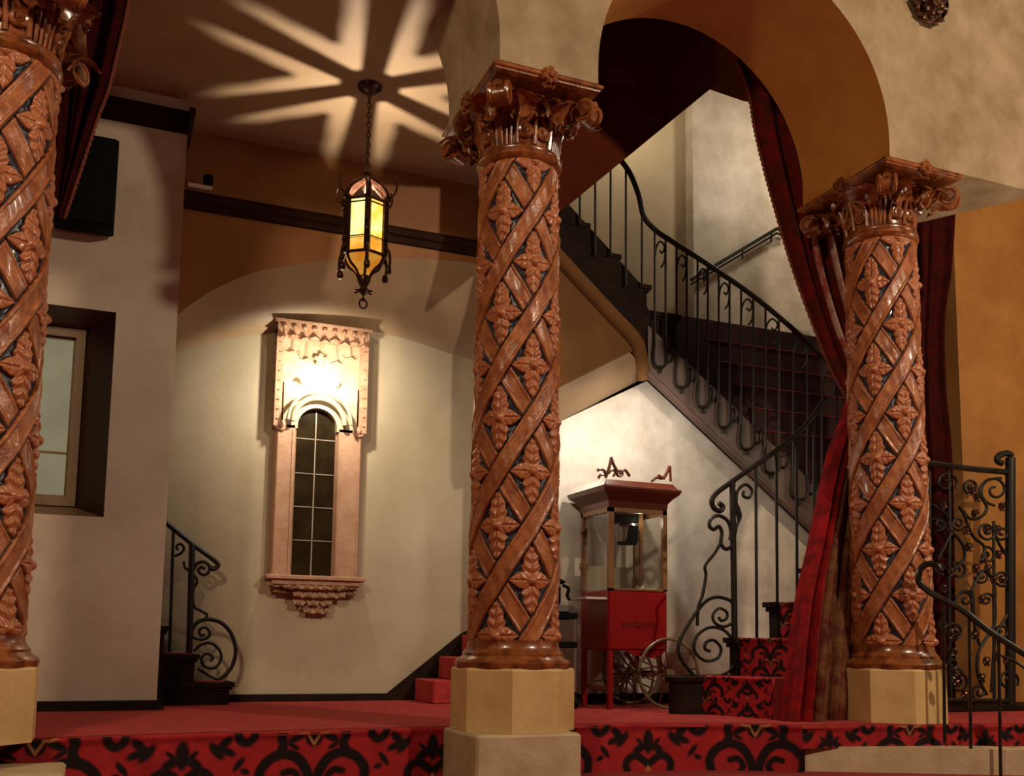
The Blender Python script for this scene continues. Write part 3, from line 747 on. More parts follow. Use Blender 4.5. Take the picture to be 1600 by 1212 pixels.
for (xa, xb, nmn) in ((nl+.005, ol, 'jamb'), (orr, nr-.005, 'jamb')):
    g = G(); g.prism([(xa, N0), (xa+.018, N0-PJ), (xb-.018, N0-PJ), (xb-.004, N0-PJ+.02), (xb, N0-.02), (xb, N0)], 'z', nb+.03, zar)
    for k in range(2):
        xx = xa+.03+k*(xb-xa-.06); g.box((xx-.006, N0-PJ-.006, nb+.05), (xx+.006, N0-PJ+.002, zar-.03))
    g.build(nmn, M['pink'], ni)
g = G(); arch_slab(g, nl+.06, nr-.06, zar-.02, zar+.32, N0-PJ, N0, zar, oh, om); g.build('arch', M['niche'], ni)
for dr, rad in ((.045, .020), (.085, .013)):
    g = G(); g.tube([(om-(oh+dr)*cos(pi*i/24), N0-PJ-.008-dr*.9, zar+.02+(oh+dr)*sin(pi*i/24)) for i in range(25)], rad, 8)
    g.build('arch_moulding', M['niche'], ni)
g = G(); g.box((ol-.01, N0-.012, nb+.03), (orr+.01, N0-.006, zar+oh)); gp = g.build('glass_pane', M['darkglass'], ni)
g = G(); g.box((om-.004, N0-.018, nb+.03), (om+.004, N0-.012, zar+oh-.01))
for py in (687, 741, 793, 845): zz = TN(490, py, N0).z; g.box((ol, N0-.018, zz-.003), (orr, N0-.012, zz+.003))

g.build('leading', M['lead'], gp)
# hood: carved side posts, cornice, back with hanging leaves, lamp ledge
HP = .10
for sx, xa in ((1, nl-.008), (-1, nr+.008)):
    g = G(); g.box((xa, N0-HP, hz), (xa+sx*.052, N0, ntp))
    for i in range(11):
        zz = hz+.03+i*(ntp-hz-.06)/10
        for yy in (N0-HP-.004,):
            g.leaf((xa+sx*.026, yy+.012, zz-.02), (0, 0, 1), (0, -1, 0), .022, .055, .35, .3, 2)
        for yy in (N0-HP+.05,):
            g.leaf((xa-sx*-.002, yy, zz-.02), (0, 0, 1), (-sx, 0, 0), .026, .055, .3, .3, 2)
    hd = g.build('hood_post', M['carve'], ni)
    g = G(); c = Vector((xa+sx*.055, N0-HP+.02, hz+.012))
    g.tube([(c.x+p, c.y, c.z+q) for p, q in spiral((0, 0), .045, .008, pi/2, 1.5*sx, 24)], .016, 8)
    g.ball(tuple(c), .03, 10); g.leaf(c+Vector((0, .05, .03)), (0, 0, -1), (0, -1, 0), .04, .10, .5, .4, 2)
    g.build('scroll', M['carve'], hd)
g = G(); g.box((nl-.008, N0-HP-.015, ntp-.10), (nr+.008, N0, ntp), top=(0, 0))
for i in range(9):
    x = nl+.04+i*(nr-nl-.08)/8
    g.leaf((x, N0-HP-.017, ntp-.015), (0, 0, -1), (0, -1, 0), .045, .11 if i % 2 else .135, .35, .3, 3)
    g.ball((x, N0-HP-.025, ntp-.03), .02, 8)
g.rings([[(nl-.02, N0-HP-.03, ntp), (nr+.02, N0-HP-.03, ntp), (nr+.02, N0, ntp), (nl-.02, N0, ntp)], [(nl-.03, N0-HP-.035, ntp+.02), (nr+.03, N0-HP-.035, ntp+.02), (nr+.03, N0, ntp+.02), (nl-.03, N0, ntp+.02)]], True, True)
g.build('cornice', M['carve'], ni)
g = G(); g.box((nl+.04, N0-.03, zar+.25), (nr-.04, N0, ntp-.05))
for i in range(5):
    x = nl+.12+i*(nr-nl-.24)/4
    g.leaf((x, N0-.035, ntp-.08), (0, 0, -1), (0, -1, 0), .055, .20 if i in (1, 3) else .14, .3, .2, 3)
g.build('hood_back', M['niche'], ni)
g = G(); eb = TN(501, 562, N0-.08)
g.ball((eb.x, eb.y, eb.z), .035, 10, (1, .5, 1.1))
for k in range(5): an = pi*.5+k*2*pi/5; g.ball((eb.x+.035*cos(an), eb.y, eb.z+.035*sin(an)), .017, 8)
g.tube([(eb.x, eb.y, eb.z), (eb.x, N0-.02, eb.z+.05)], .012, 6)
g.build('boss', M['tan'], ni)
bz = TN(505, 598, N0-.10).z
for i, dx in enumerate((-.115, .115)):
    g = G(); g.ball((om+dx, N0-.13, bz), .022, 12, (1, 1, 1.25)); g.build('bulb', M['bulb'], ni)
g = G(); g.bbox((nl-.02, N0-.13, nb-.005), (nr+.03, N0, nb+.03), .008); sh = g.build('shelf', M['pink'], ni)
g = G()
def pend(xc, w, h, n, d):
    rs = []
    for i in range(n*2+1):
        t = i/(n*2.); ww = max(.012, w*(1-t)**.75); y = N0-d*(1-t*.8); z = nb-.01-h*t
        rs.append([(xc-ww, N0, z), (xc-ww, y+.03, z), (xc-ww*.7, y, z), (xc+ww*.7, y, z), (xc+ww, y+.03, z), (xc+ww, N0, z)])
    g.rings(rs, True, True)
    for i in range(n):
        t = i/n; ww = w*(1-t)**.75; k = max(1, int(ww/.06))
        for j in range(-k, k+1): g.leaf((xc+(j+.5*(i % 2)-.25)*ww/(k+.3), N0-d*(1-t*.8)-.004, nb-.01-h*t), (j*.2/k, 0, -1), (0, -1, 0), .042, h/n*1.35, .35, .4, 2)
    g.ball((xc, N0-d*.2, nb-.01-h), .018, 8, (1, 1, 1.5))
pend(nm_+.02, .20, .225, 4, .10); pend(nl+.12, .085, .085, 2, .09); pend(nr-.09, .085, .085, 2, .09)
g.box((nl+.02, N0-.11, nb-.035), (nr-.01, N0, nb-.005))
g.build('corbel', M['carve'], ni)

# ------------------------------------------------------------------ popcorn cart
PF, PB = 6.05, 6.48
pl, pr = TN(951, 960, PF).x, TN(1043, 960, PF).x
zb0, zb1 = TN(950, 1015, PF).z, TN(951, 921, PF).z; zr0 = TN(955, 792, PF).z; zr1 = TN(955, 748, PF-.05).z
pc = thing('popcorn_cart', 'red popcorn cart with glass cabinet and big spoked wheels by the pale wall', 'popcorn machine', ((pl+pr)/2, (PF+PB)/2, 0))
g = G(); g.bbox((pl, PF, zb0), (pr, PB, zb1), .01); bd = g.build('body', M['redpaint'], pc)
g = G(); x = pl+.10
for i, w in enumerate((.022, .028, .024, .028, .03, .028, .022)):                  # worn, unreadable lettering
    z = (zb0+zb1)/2-.03; g.box((x, PF-.003, z-.02), (x+.006, PF, z+.02))
    if i % 2: g.box((x, PF-.003, z+.014), (x+w, PF, z+.02))
    if i % 3 == 0: g.box((x, PF-.003, z-.02), (x+w, PF, z-.014))
    g.box((x+w-.006, PF-.003, z-.018), (x+w, PF, z+.018 if i % 2 == 0 else z)); x += w+.012
g.build('worn_lettering', M['maroon'], bd)
g = G(); g.prism([(pl+.12, zb0), (pr-.01, zb0), (pr-.03, zb0-.02), (pr-.10, zb0-.055), (pl+.2, zb0-.035)], 'y', PF+.005, PF+.02); g.build('apron', M['redpaint'], bd)
for x in (pl+.012, pr-.012-.02):
    for y in (PF+.012, PB-.034):
        if x > pl+.1: continue
        g = G(); g.bbox((x-.010, y-.010, 0), (x+.025, y+.025, zb0), .004); g.build('leg', M['redpaint'], pc)
g = G(); g.box((pl+.01, PF+.02, .13), (pl+.03, PB-.02, .15)); g.box((pl+.01, PF+.01, .245-.12), (pl+.03, PF+.03, .145)); g.build('leg_brace', M['redpaint'], pc)
for x, w_ in ((pl, .042), (pr-.032, .032)):
    for y in (PF, PB-.028):
        g = G(); g.box((x, y, zb1), (x+w_, y+.028, zr0+.02)); g.build('corner_post', M['brownmetal'], pc)
for y in (PF, PB-.02):
    g = G(); g.box((pl, y, zr0-.03), (pr, y+.02, zr0)); g.build('cabinet_rail', M['brownmetal'], pc)
    g = G(); g.box((pl, y, zb1), (pr, y+.02, zb1+.012)); g.build('cabinet_rail', M['brownmetal'], pc)
for x in (pl, pr-.02): g = G(); g.box((x, PF, zr0-.03), (x+.02, PB, zr0)); g.build('cabinet_rail', M['brownmetal'], pc)
for x in (pl+.012, pr-.014): g = G(); g.box((x, PF+.028, zb1), (x+.003, PB-.028, zr0)); g.build('side_glass', M['glass'], pc)
g = G(); g.box((pl+.028, PF+.012, zb1), (pr-.028, PF+.015, zr0)); g.build('front_glass', M['glass'], pc)
g = G(); g.box((pl+.02, PB-.012, zb1), (pr-.02, PB-.008, zb1+.19)); g.build('back_panel', M['tan'], pc)
for zz in (zb1+.18, zb1+.44):
    g = G(); g.box((pl-.02, PB-.05, zz-.022), (pl+.004, PB-.02, zz+.022)); g.ball((pl-.012, PB-.055, zz), .014, 8); g.build('hinge', M['brownmetal'], pc)
# roof: flared cove, flat top, filigree crest
g = G()
def rp(o, z): return [(pl-o, PF-o, z), (pr+o, PF-o, z), (pr+o, PB+o, z), (pl-o, PB+o, z)]
hr = zr1-zr0
g.rings([rp(.0, zr0), rp(.005, zr0+hr*.25), rp(.03, zr0+hr*.42), rp(.065, zr0+hr*.58), rp(.075, zr0+hr*.70)], True, False)
g.rings([rp(.075, zr0+hr*.70), rp(.075, zr0+hr*.76), rp(.055, zr0+hr*.80), rp(.03, zr0+hr)], False, True)
rf = g.build('roof', M['maroon'], pc, smooth=20)
g = G(); A = rp(.080, zr0+hr*.72); B = rp(.030, zr0+hr*1.02)
g.add([Vector(A[3])+Vector((-.002, 0, .004)), Vector(A[0])+Vector((-.002, 0, .004)), Vector(B[0])+Vector((0, 0, .004)), Vector(B[3])+Vector((0, 0, .004))], [(0, 1, 2, 3)])
g.build('metal_cap', M['white'], rf, smooth=0)
zc_ = zr0+hr
def crest(pts_list, nm):
    g = G()
    for pts, r in pts_list:
        g.tube([tuple(TN(x, y, PF-.02)) for x, y in smoothpts(pts, 4)], r, 6)
    return g
g = crest([([(935, 747), (938, 742), (944, 741), (944, 735), (936, 733), (934, 736)], .010), ([(946, 746), (950, 736), (954, 722), (955, 714)], .012), ([(955, 716), (960, 728), (966, 738)], .012),
           ([(958, 744), (964, 736), (971, 736), (972, 742), (967, 744)], .009), ([(968, 740), (976, 734), (984, 744)], .010), ([(950, 740), (958, 734), (966, 744)], .009)], 'crest')
g.build('crest', M['maroon'], rf)
g = crest([([(1018, 752), (1026, 746), (1034, 748)], .010), ([(1028, 742), (1036, 746), (1042, 738)], .010), ([(1036, 748), (1042, 738), (1046, 728)], .012), ([(1047, 728), (1048, 752)], .010)], 'crest')
g.build('crest', M['maroon'], rf)
# inside: kettle on its arm, lamp housing, deck with popcorn, scoop
kc = TN(980, 833, 6.26)
g = G(); g.lathe([(.045, -.065), (.062, -.06), (.066, .04), (.058, .065), (.02, .075)], 24, (kc.x, kc.y, kc.z)); kt = g.build('kettle', M['steel'], pc)
g = G(); g.lathe([(.07, -.08), (.072, -.062), (.05, -.06)], 24, (kc.x, kc.y, kc.z)); g.lathe([(.067, -.06), (.0675, .05), (.066, .05)], 24, (kc.x+.012, kc.y-.004, kc.z)); g.build('kettle_band', M['black'], kt)
g = G(); g.box((kc.x-.09, kc.y-.06, zr0-.075), (kc.x+.06, kc.y+.06, zr0-.02)); g.build('lamp_housing', M['black'], pc)
g = G(); px_ = kc.x+.10; g.box((px_, kc.y-.012, zb1), (px_+.022, kc.y+.012, zr0)); g.tube([(px_+.01, kc.y, kc.z+.02), (kc.x, kc.y, kc.z+.07)], .008, 6); g.build('kettle_arm', M['brownmetal'], pc)
g = G(); g.tube([tuple(TU(x, y, pl+.05)) for x, y in smoothpts([(932, 800), (933, 815), (934, 832), (940, 845), (950, 852)], 4)], .006, 6); g.ball(tuple(TU(932, 800, pl+.05)), .02, 8); g.ball(tuple(TU(929, 824, pl+.05)), .016, 8)
g.build('power_lead', M['brownmetal'], pc)
g = G(); g.box((pl+.02, PF+.02, zb1), (pr-.02, PB-.02, zb1+.008)); g.build('deck', M['steel'], pc)
g = G(); c0 = TN(1003, 912, 6.25); g.tube(smoothpts([(c0.x-.05, c0.y, zb1+.015), (c0.x, c0.y, zb1+.03), (c0.x+.02, c0.y, zb1+.13)], 4), [.03, .03, .028, .024, .015, .012, .01, .009, .008], 8); g.build('scoop', M['steel'], pc)
g = G()
for i in range(60): g.ball((pr-.05-abs(rng.randn())*.05, PF+.05+rng.rand()*.3, zb1+.014+rng.rand()*.012), .011, 6)
pk = g.build('popcorn_crumbs', M['popcorn'], pc); pk['kind'] = 'stuff'
# wheels
wc = TN(1045, 1050, PF-.04); wr = (TN(1045, 996, PF-.04).z-TN(1045, 1107, PF-.04).z)/2
for y in (PF-.04, PB+.05):
    cx, cy, cz = wc.x, y, wr
    g = G(); g.tube([(cx+wr*.965*cos(t*2*pi/48), cy, cz+wr*.965*sin(t*2*pi/48)) for t in range(48)], wr*.045, 8, closed=True); w = g.build('wheel_rim', M['rim'], pc)
    for k in range(12):
        an = k*pi/6+.15; g = G(); g.tube([(cx+.02*cos(an), cy, cz+.02*sin(an)), (cx+wr*.95*cos(an), cy, cz+wr*.95*sin(an))], [.007, .005], 6); g.build('spoke', M['maroon'], w)
    g = G(); g.tube([(cx, cy-.03, cz), (cx, cy+.03, cz)], .03, 12); g.build('hub', M['rim'], w)
g = G(); g.tube([(wc.x, PF-.06, wr), (wc.x, PB+.07, wr)], .012, 8); g.build('axle', M['maroon'], pc)
for y in (PF+.06, PB-.06): g = G(); g.tube([(pl+.16, y, zb0-.02), (pl+.30, y, wr-.02), (wc.x, y, wr)], .014, 6); g.tube([(pr-.03, y, zb0), (wc.x, y, wr)], .014, 6); g.build('axle_bracket', M['maroon'], pc)
ta, tb = TU(882, 942, pl-.02), TU(944, 936, pl-.02)
g = G(); g.box((pl-.16, PF+.02, zb1-.065), (pl, PB-.1, zb1-.05)); g.build('side_tray', M['white'], pc)

# ------------------------------------------------------------------ black wire cart left of the popcorn cart
cl, cr, cf, cb = 2.80, 3.08, 6.16, 6.52
cl, cr = 2.78, 3.02
zA, zB_, zC = TN(890, 960, cf).z, TN(890, 1005, cf).z, .1
uc = thing('utility_cart', 'black wire-legged utility cart half hidden behind the middle column', 'utility cart', ((cl+cr)/2, (cf+cb)/2, 0))
for z in (zA, zB_, zC):
    g = G(); g.bbox((cl, cf, z-.03), (cr, cb, z+.012), .006); g.build('shelf', M['black'], uc)
for x in (cl+.015, cr-.015):
    for y in (cf+.015, cb-.015):
        g = G(); g.tube([(x, y, .05), (x, y, zA)], .011, 8); g.build('post', M['steel'], uc)
        g = G(); g.tube([(x-.012, y, .034), (x+.012, y, .034)], .034, 14); g.build('caster', M['black'], uc)
for i in range(4): x = cl+.05+i*.05; g = G(); g.tube([(x, cb-.015, .1), (x, cb-.015, zA)], .004, 5); g.build('back_wire', M['steel'], uc)
mx, my = 2.92, 6.32
mc = thing('drink_mixer', 'black and chrome countertop machine on the utility cart by the middle column', 'machine', (mx, my, zA+.013))
z0 = zA+.013
g = G(); g.bbox((mx-.10, my-.08, z0), (mx+.08, my+.08, z0+.05), .01); g.build('base', M['steel'], mc)
g = G(); g.bbox((mx-.09, my-.05, z0+.05), (mx+.03, my+.06, z0+.20), .02); g.build('body', M['black'], mc)
g = G(); g.lathe([(.06, 0), (.075, .015), (.05, .035)], 20, (mx, my, z0+.20)); g.build('lid', M['black'], mc)
g = G(); g.tube(smoothpts([(mx+.03, my-.06, z0+.19), (mx+.07, my-.07, z0+.17), (mx+.06, my-.07, z0+.12), (mx+.08, my-.07, z0+.09)], 4), .012, 6); g.build('handle', M['black'], mc)
lmx, lmy = 2.86, 6.46
lm = thing('pole_lamp', 'slim pole with a small black head rising behind the middle column', 'lamp', (lmx, lmy, zA+.013))
zt_ = TN(872, 800, lmy).z
g = G(); g.tube([(lmx, lmy, zA+.02), (lmx, lmy, zt_)], .010, 8); g.build('pole', M['white'], lm)
g = G(); g.lathe([(.05, 0), (.05, .012), (.012, .02)], 16, (lmx, lmy, zA+.013)); g.build('base', M['black'], lm)
g = G(); g.ball((lmx+.01, lmy, zt_+.03), .04, 12, (1, 1, 1.4)); g.build('head', M['black'], lm)
g = G(); g.tube(smoothpts([(lmx+.012, lmy, zt_), (lmx+.05, lmy, zt_-.25), (lmx+.09, lmy, zA+.12), (lmx+.13, lmy, zA+.03)], 5), .004, 5); g.build('cord', M['black'], lm)

# ------------------------------------------------------------------ wall ornament at the top right
oc = TN(1445, 3, WF); ox, oz = oc.x, oc.z
orn = thing('wall_ornament', 'dark gilded carved ornament on the plaster above the right column', 'ornament', (ox, WF, oz))
g = G(); g.lathe([(.02, -.13), (.05, -.09), (.085, -.03), (.09, .03), (.06, .10), (.02, .14)], 24, (ox, WF-.03, oz)); g.build('boss', M['gilt'], orn)
g = G()
for k in range(11):
    an = k*2*pi/11-pi/2; d = Vector((cos(an)*.9, 0, sin(an)*1.25))
    g.leaf(Vector((ox, WF-.03, oz))+d*.075, d, (0, -1, 0), .055, .10, .4, .5, 2)
    g.ball(Vector((ox, WF-.06, oz))+d*.09, .018, 8)
g.build('leaf_border', M['gilt'], orn)
g = G(); g.tube([(ox+.035*cos(t*pi/12), WF-.125, oz-.05+.035*sin(t*pi/12)) for t in range(24)], .012, 8, closed=True); g.build('ring', M['gilt'], orn)
# ------------------------------------------------------------------ main staircase
SR = .241
stc = thing('staircase', 'dark staircase with red patterned carpet, starting right and climbing left under the arch', 'staircase', (4.2, 5.3, 0))
LU = [None, 3.58, 3.90, 4.22, 4.52, 4.82, 5.12]
NE, NF = 5.05, 5.60
for k in range(1, 5):
    u = LU[k]; un = u+.20
    g = G(); xe = min(4.72, u+1.2); g.prism([(u, NF), (un, NE), (xe+.1, NE), (xe, NF)], 'z', 0 if k == 1 else SR*(k-1)-.01, SR*k)
    g.build('step', M['carpet'], stc)
    if k <= 4:
        s0p = Vector((u-.006, NF-.06 if k > 1 else NF-.03)); s1p = Vector((un-.004, NE))
        pattern_strip('riser_carpet', [tuple(s0p), tuple((s0p+s1p)/2), tuple(s1p)], SR*(k-1), SR*k+.004, scale=.5, s0=.55 if k == 1 else .2*k, parent=stc, period=1.24)
    g = G()                                            # dark wooden end with a moulded nosing
    x0 = u-.0
    g.prism([(x0-.02, NF+.04), (x0-.005, NF-.06), (x0+.3, NF-.06), (x0+.3, NF+.04)], 'z', SR*(k-1), SR*k-.03)
    g.prism([(x0-.06, NF+.06), (x0-.045, NF-.065), (x0+.3, NF-.065), (x0+.3, NF+.06)], 'z', SR*k-.03, SR*k+.004)
    g.prism([(x0-.04, NF+.05), (x0-.025, NF-.062), (x0+.3, NF-.062), (x0+.3, NF+.05)], 'z', SR*k-.06, SR*k-.03)
    g.build('step_end', M['darkwood'], stc)
g = G(); b0 = TZ(1046, 1112, 0); bx = TN(1048, 1060, 5.6).x
g.rings([[(bx+.115+(.115+o)*cos(t*pi/12+pi/2), NF+.01+(.085+o)*sin(t*pi/12+pi/2), z) for t in range(13)]+[(3.62, NF-.075-o, z), (3.62, NF+.095+o, z)] for o, z in ((0, 0), (0, SR-.05), (.02, SR-.035), (.025, SR-.012), (.01, SR))], True, True)
g.build('bullnose_block', M['darkwood'], stc)
# upper flight: nosing corners seen in the photo on the stringer plane, then continued downwards
NS = 6.5
n1, n2, n3 = TN(919, 351, NS), TN(968, 399, NS), TN(1014, 447, NS)
du = (n3.x-n1.x)/2; dz = (n3.z-n1.z)/2
for k in range(-1, 4):
    x, z = n1.x+du*k, n1.z+dz*k
    g = G()
    nb_ = 7.75 if k < 4 else 7.1
    xq = max(2.80, x-du-.03); g.box((max(2.8, x-du-.06), NS, z-.42), (x-.02, nb_, z-.035)); g.box((xq, NS-.03, z-.035), (x+.008, nb_, z)); g.box((xq, NS-.015, z-.055), (x-.006, nb_, z-.035))
    g.build('step', M['darkwood'], stc)
    g = G(); g.box((max(2.8, x-du), NS+.15, z), (x+.012, nb_-.1, z+.008)); g.build('tread_carpet', M['carpet'], stc)
low = [A2, A_, B_, TN(1008, 572, 6.45), Vector((s0.x, 6.45, s0.z)), Vector((s0.x+.9, 6.45, zs(s0.x+.9))), Vector((6.2, 6.45, zs(6.2)))]
g = G(); lo = [(p.x, p.z+.02) for p in low[:5]]; hi = [(p.x+.02, p.z+.50) for p in low[:5]]
g.prism(lo+hi[::-1], 'y', 6.475, 6.50); g.build('upper_stringer', M['darkwood'], stc)
g = G(); g.prism([(s0.x-.01, zs(s0.x)), (6.2, zs(6.2)), (6.2, zs(6.2)+.40), (s0.x-.01, zs(s0.x)+.40)], 'y', 6.46, 6.50)
g.tube([(s0.x-.02, 6.455, zs(s0.x-.02)+.012), (6.2, 6.455, zs(6.2)+.012)], .022, 8)
st_ = g.build('stringer', M['stringer'], stc)
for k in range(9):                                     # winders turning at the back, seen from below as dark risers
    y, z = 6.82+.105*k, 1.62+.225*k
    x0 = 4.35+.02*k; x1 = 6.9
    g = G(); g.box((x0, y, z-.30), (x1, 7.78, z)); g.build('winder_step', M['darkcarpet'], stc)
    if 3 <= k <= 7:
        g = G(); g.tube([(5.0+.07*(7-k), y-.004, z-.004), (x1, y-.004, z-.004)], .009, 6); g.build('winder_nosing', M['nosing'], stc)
q0, q1, q2 = TN(1010, 486, 7.76), TN(1200, 516, 7.76), TN(1292, 602, 7.76)
g = G(); g.prism([(q0.x, q0.z), (q1.x, q1.z), (q2.x, q2.z), (6.95, 2.7), (6.95, 2.0), (q0.x, 2.6)], 'y', 7.74, 7.79); g.build('wall_skirting', M['darkwood'], stc)

# ------------------------------------------------------------------ ironwork traced in its own plane
def tr(plane, org, sc):
    return lambda pts, k=5: [tuple(plane(org[0]+x/sc, org[1]+y/sc)) for x, y in smoothpts(pts, k)]
def iron(root, name, W, curves, m='iron'):
    for pts, r in curves:
        g = G(); P = W(pts, 5 if len(pts) > 2 else 1); g.tube(P, r, 7); g.build(name, M[m], root)
# upper balustrade
YR = 6.44
Wu = lambda pts, k=5: [tuple(TN(x, y, YR)) for x, y in (smoothpts(pts, k) if k > 1 else pts)]
RAIL = [(880, 150), (930, 200), (970, 250), (985, 272), (998, 305), (1006, 338), (1025, 360), (1050, 377), (1100, 409), (1170, 457), (1230, 506), (1290, 561), (1345, 618)]
rz = smoothpts(RAIL, 6)
def rail_y(x):
    for (a, b), (c, d) in zip(rz[:-1], rz[1:]):
        if a <= x <= c: return b+(d-b)*(x-a)/(c-a)
    return rz[-1][1]
ur = thing('stair_balustrade', 'black wrought iron balustrade of the upper stair flight with lyre scrolls at its foot', 'railing', tuple(TN(1150, 730, YR)))
g = G(); g.tube(Wu(RAIL[2:], 6), .021, 8); g.build('handrail', M['iron'], ur)
def step_y(x): return 351 if x < 919 else 399 if x < 968 else 447 if x < 1014 else None
for x in (906, 930, 954, 978, 1003):
    g = G(); g.tube([tuple(TN(x, max(rail_y(x), 262 if x < 975 else 0), YR)), tuple(TN(x, step_y(x)-1, YR))], .0095, 6); g.build('baluster', M['iron'], ur)
BX = [1023, 1040, 1057, 1073, 1090, 1106, 1123, 1140, 1158, 1177, 1196, 1217, 1239, 1261, 1284, 1307]
def bot_y(x): return 590+.942*(x-1010)-36
for i, x in enumerate(BX):
    j = i//2; xm = (BX[2*j]+BX[2*j+1])/2 if 2*j+1 < len(BX) else x
    yb = bot_y(xm)
    g = G(); g.tube([tuple(TN(x, rail_y(x), YR)), tuple(TN(x, yb-38, YR))], .0095, 6); b_ = g.build('baluster', M['iron'], ur)
    if i % 2 == 0 and i+1 < len(BX):
        x2 = BX[i+1]; w = (x2-x)
        for s_, xa in ((1, x), (-1, x2)):
            iron(ur, 'lyre_scroll', Wu, [([(xa, yb-40), (xa-s_*2, yb-18), (xa, yb-5), (xm-s_*2, yb), (xm, yb-3)], .010)])
        iron(ur, 'lyre_scroll', Wu, [([(x2+1, yb-12), (x2+w*.5, yb-10), (x2+w*.75, yb-22), (x2+w*.55, yb-32), (x2+w*.30, yb-26)], .008)])
        g = G(); p = TN(xm, yb+5, YR); g.ball(tuple(p), .014, 8, (1, 1, 1.5)); g.build('drop', M['iron'], ur)
        # scrolls under the handrail
        ya = rail_y(xm)
        iron(ur, 'rail_scroll', Wu, [([(x, ya+42), (x+2, ya+22), (x+w*.5, ya+12), (x+w*.9, ya+20), (x+w*.7, ya+30), (x+w*.45, ya+26)], .008), ([(x2, ya+26), (x2-2, ya+44), (x2-w*.4, ya+52)], .008)])
# wall handrail
wr_ = thing('wall_handrail', 'thin dark handrail fixed to the pale far wall of the stairwell', 'handrail', tuple(TN(1150, 400, 7.72)))
for dy in (0, 7):
    g = G(); g.tube([tuple(TN(1080, 437+dy, 7.70)), tuple(TN(1214, 357+dy, 7.70)), tuple(TN(1224, 362+dy, 7.74))], .018 if dy == 0 else .012, 8); g.build('rail', M['iron'], wr_)
for x, y in ((1100, 425), (1160, 389), (1205, 363)):
    g = G(); g.tube([tuple(TN(x, y, 7.70)), tuple(TN(x, y+14, 7.72)), tuple(TN(x, y+14, 7.80))], .009, 6); g.build('bracket', M['iron'], wr_)
# lower railing at the foot of the stairs
NL = 5.60
lr = thing('stair_railing', 'black scrolled iron railing rising from the foot of the red carpeted stairs', 'railing', tuple(TN(1149, 1000, NL)))
W3 = tr(lambda x, y: TN(x, y, NL), (1030, 700), 2.82)
iron(lr, 'handrail', W3, [([(262, 243), (280, 258), (268, 276), (242, 264), (232, 235), (248, 203), (300, 162), (420, 78), (530, 0), (640, -95), (730, -215)], .018)])
iron(lr, 'newel_post', W3, [([(322, 150), (332, 845)], .021)])
for p in (((425, 72), (430, 845)), ((515, 12), (520, 680)), ((603, -55), (608, 680)), ((680, -150), (684, 520))): iron(lr, 'baluster', W3, [(list(p), .0105)])
iron(lr, 'scroll', W3, [
    ([(350, 320), (340, 250), (345, 190), (380, 160), (408, 185), (395, 218), (370, 210), (372, 190)], .011),
    ([(345, 250), (358, 300), (342, 340), (335, 380)], .010),
    ([(328, 425), (295, 445), (272, 420), (276, 372), (262, 345), (240, 358), (221, 343), (228, 312), (262, 297), (300, 318), (316, 362), (312, 405)], .013),
    ([(272, 415), (245, 462), (203, 518), (206, 562), (190, 650), (172, 700), (168, 782)], .011),
    ([(332, 690), (300, 665), (242, 657), (190, 690), (122, 788), (85, 870), (97, 930), (152, 1002)], .012),
    ([(325, 770), (285, 786), (246, 770), (236, 735), (264, 706), (296, 720), (298, 748), (274, 760), (262, 744)], .010),
    ([(330, 850), (282, 800), (220, 790), (165, 830), (155, 892), (202, 936), (256, 925), (272, 882), (240, 846), (207, 856), (202, 884), (224, 894)], .011),
    ([(330, 958), (305, 985), (268, 1003)], .010)])
# railing of the little stair at the far left
NLF = 7.12
lf_ = thing('stair_railing', 'small black scrolled iron railing at the far left, against the cream back wall', 'railing', tuple(TN(297, 1060, NLF)))
W8 = tr(lambda x, y: TN(x, y, NLF), (240, 800), 3.9125)
iron(lf_, 'handrail', W8, [([(-60, -45), (80, 68), (235, 193), (375, 297), (392, 330), (362, 348), (343, 335)], .017)])
iron(lf_, 'newel_post', W8, [([(236, 195), (214, 1024)], .022)])
iron(lf_, 'baluster', W8, [([(122, 105), (98, 855)], .011), ([(10, 20), (-10, 780)], .011)])
iron(lf_, 'scroll', W8, [
    ([(128, 268), (165, 252), (186, 222), (165, 194), (140, 210), (150, 232)], .009), ([(185, 300), (192, 340), (225, 358)], .009),
    ([(248, 350), (262, 316), (308, 303), (342, 332), (332, 370), (300, 382), (274, 356), (294, 334), (316, 350)], .012),
    ([(238, 372), (266, 420), (242, 480), (246, 570), (290, 602), (325, 625), (317, 652)], .010),
    ([(236, 765), (234, 720), (270, 672), (340, 655), (420, 680), (480, 752), (502, 850), (480, 940), (430, 1000), (388, 1024)], .014),
    ([(240, 765), (290, 778), (332, 765), (342, 730), (310, 704), (280, 724), (290, 755), (312, 745)], .010),
    ([(245, 850), (290, 810), (350, 800), (402, 842), (412, 900), (372, 952), (310, 942), (294, 890), (330, 864), (362, 888), (345, 912)], .010),
    ([(270, 955), (350, 1005), (392, 1024)], .009)])
ls = thing('corner_steps', 'small dark wooden steps at the far left beneath the little railing', 'steps', tuple(TN(300, 1097, 7.0)))
e1_, e2_ = TN(366, 1080, 6.95).x, TN(312, 1040, 6.95).x; t1_, t2_ = TN(310, 1066, 6.95).z, TN(280, 1022, 6.95).z
for (x1, z0, z1) in ((e1_, 0, t1_), (e2_, t1_, t2_), (max(e2_-.2, .42), t2_, t2_*2-t1_)):
    g = G(); g.box((.372, 6.97, z0), (x1-.03, 7.24, z1-.03)); g.box((.372, 6.94, z1-.03), (x1, 7.244, z1)); g.box((.372, 6.955, z1-.05), (x1-.015, 7.244, z1-.03)); sp_ = g.build('step', M['darkwood'], ls)
    if x1 < .45: continue
    g = G(); g.box((.372, 7.03, z1), (x1-.06, 7.2, z1+.006)); g.build('carpet_runner', M['carpet'], sp_)
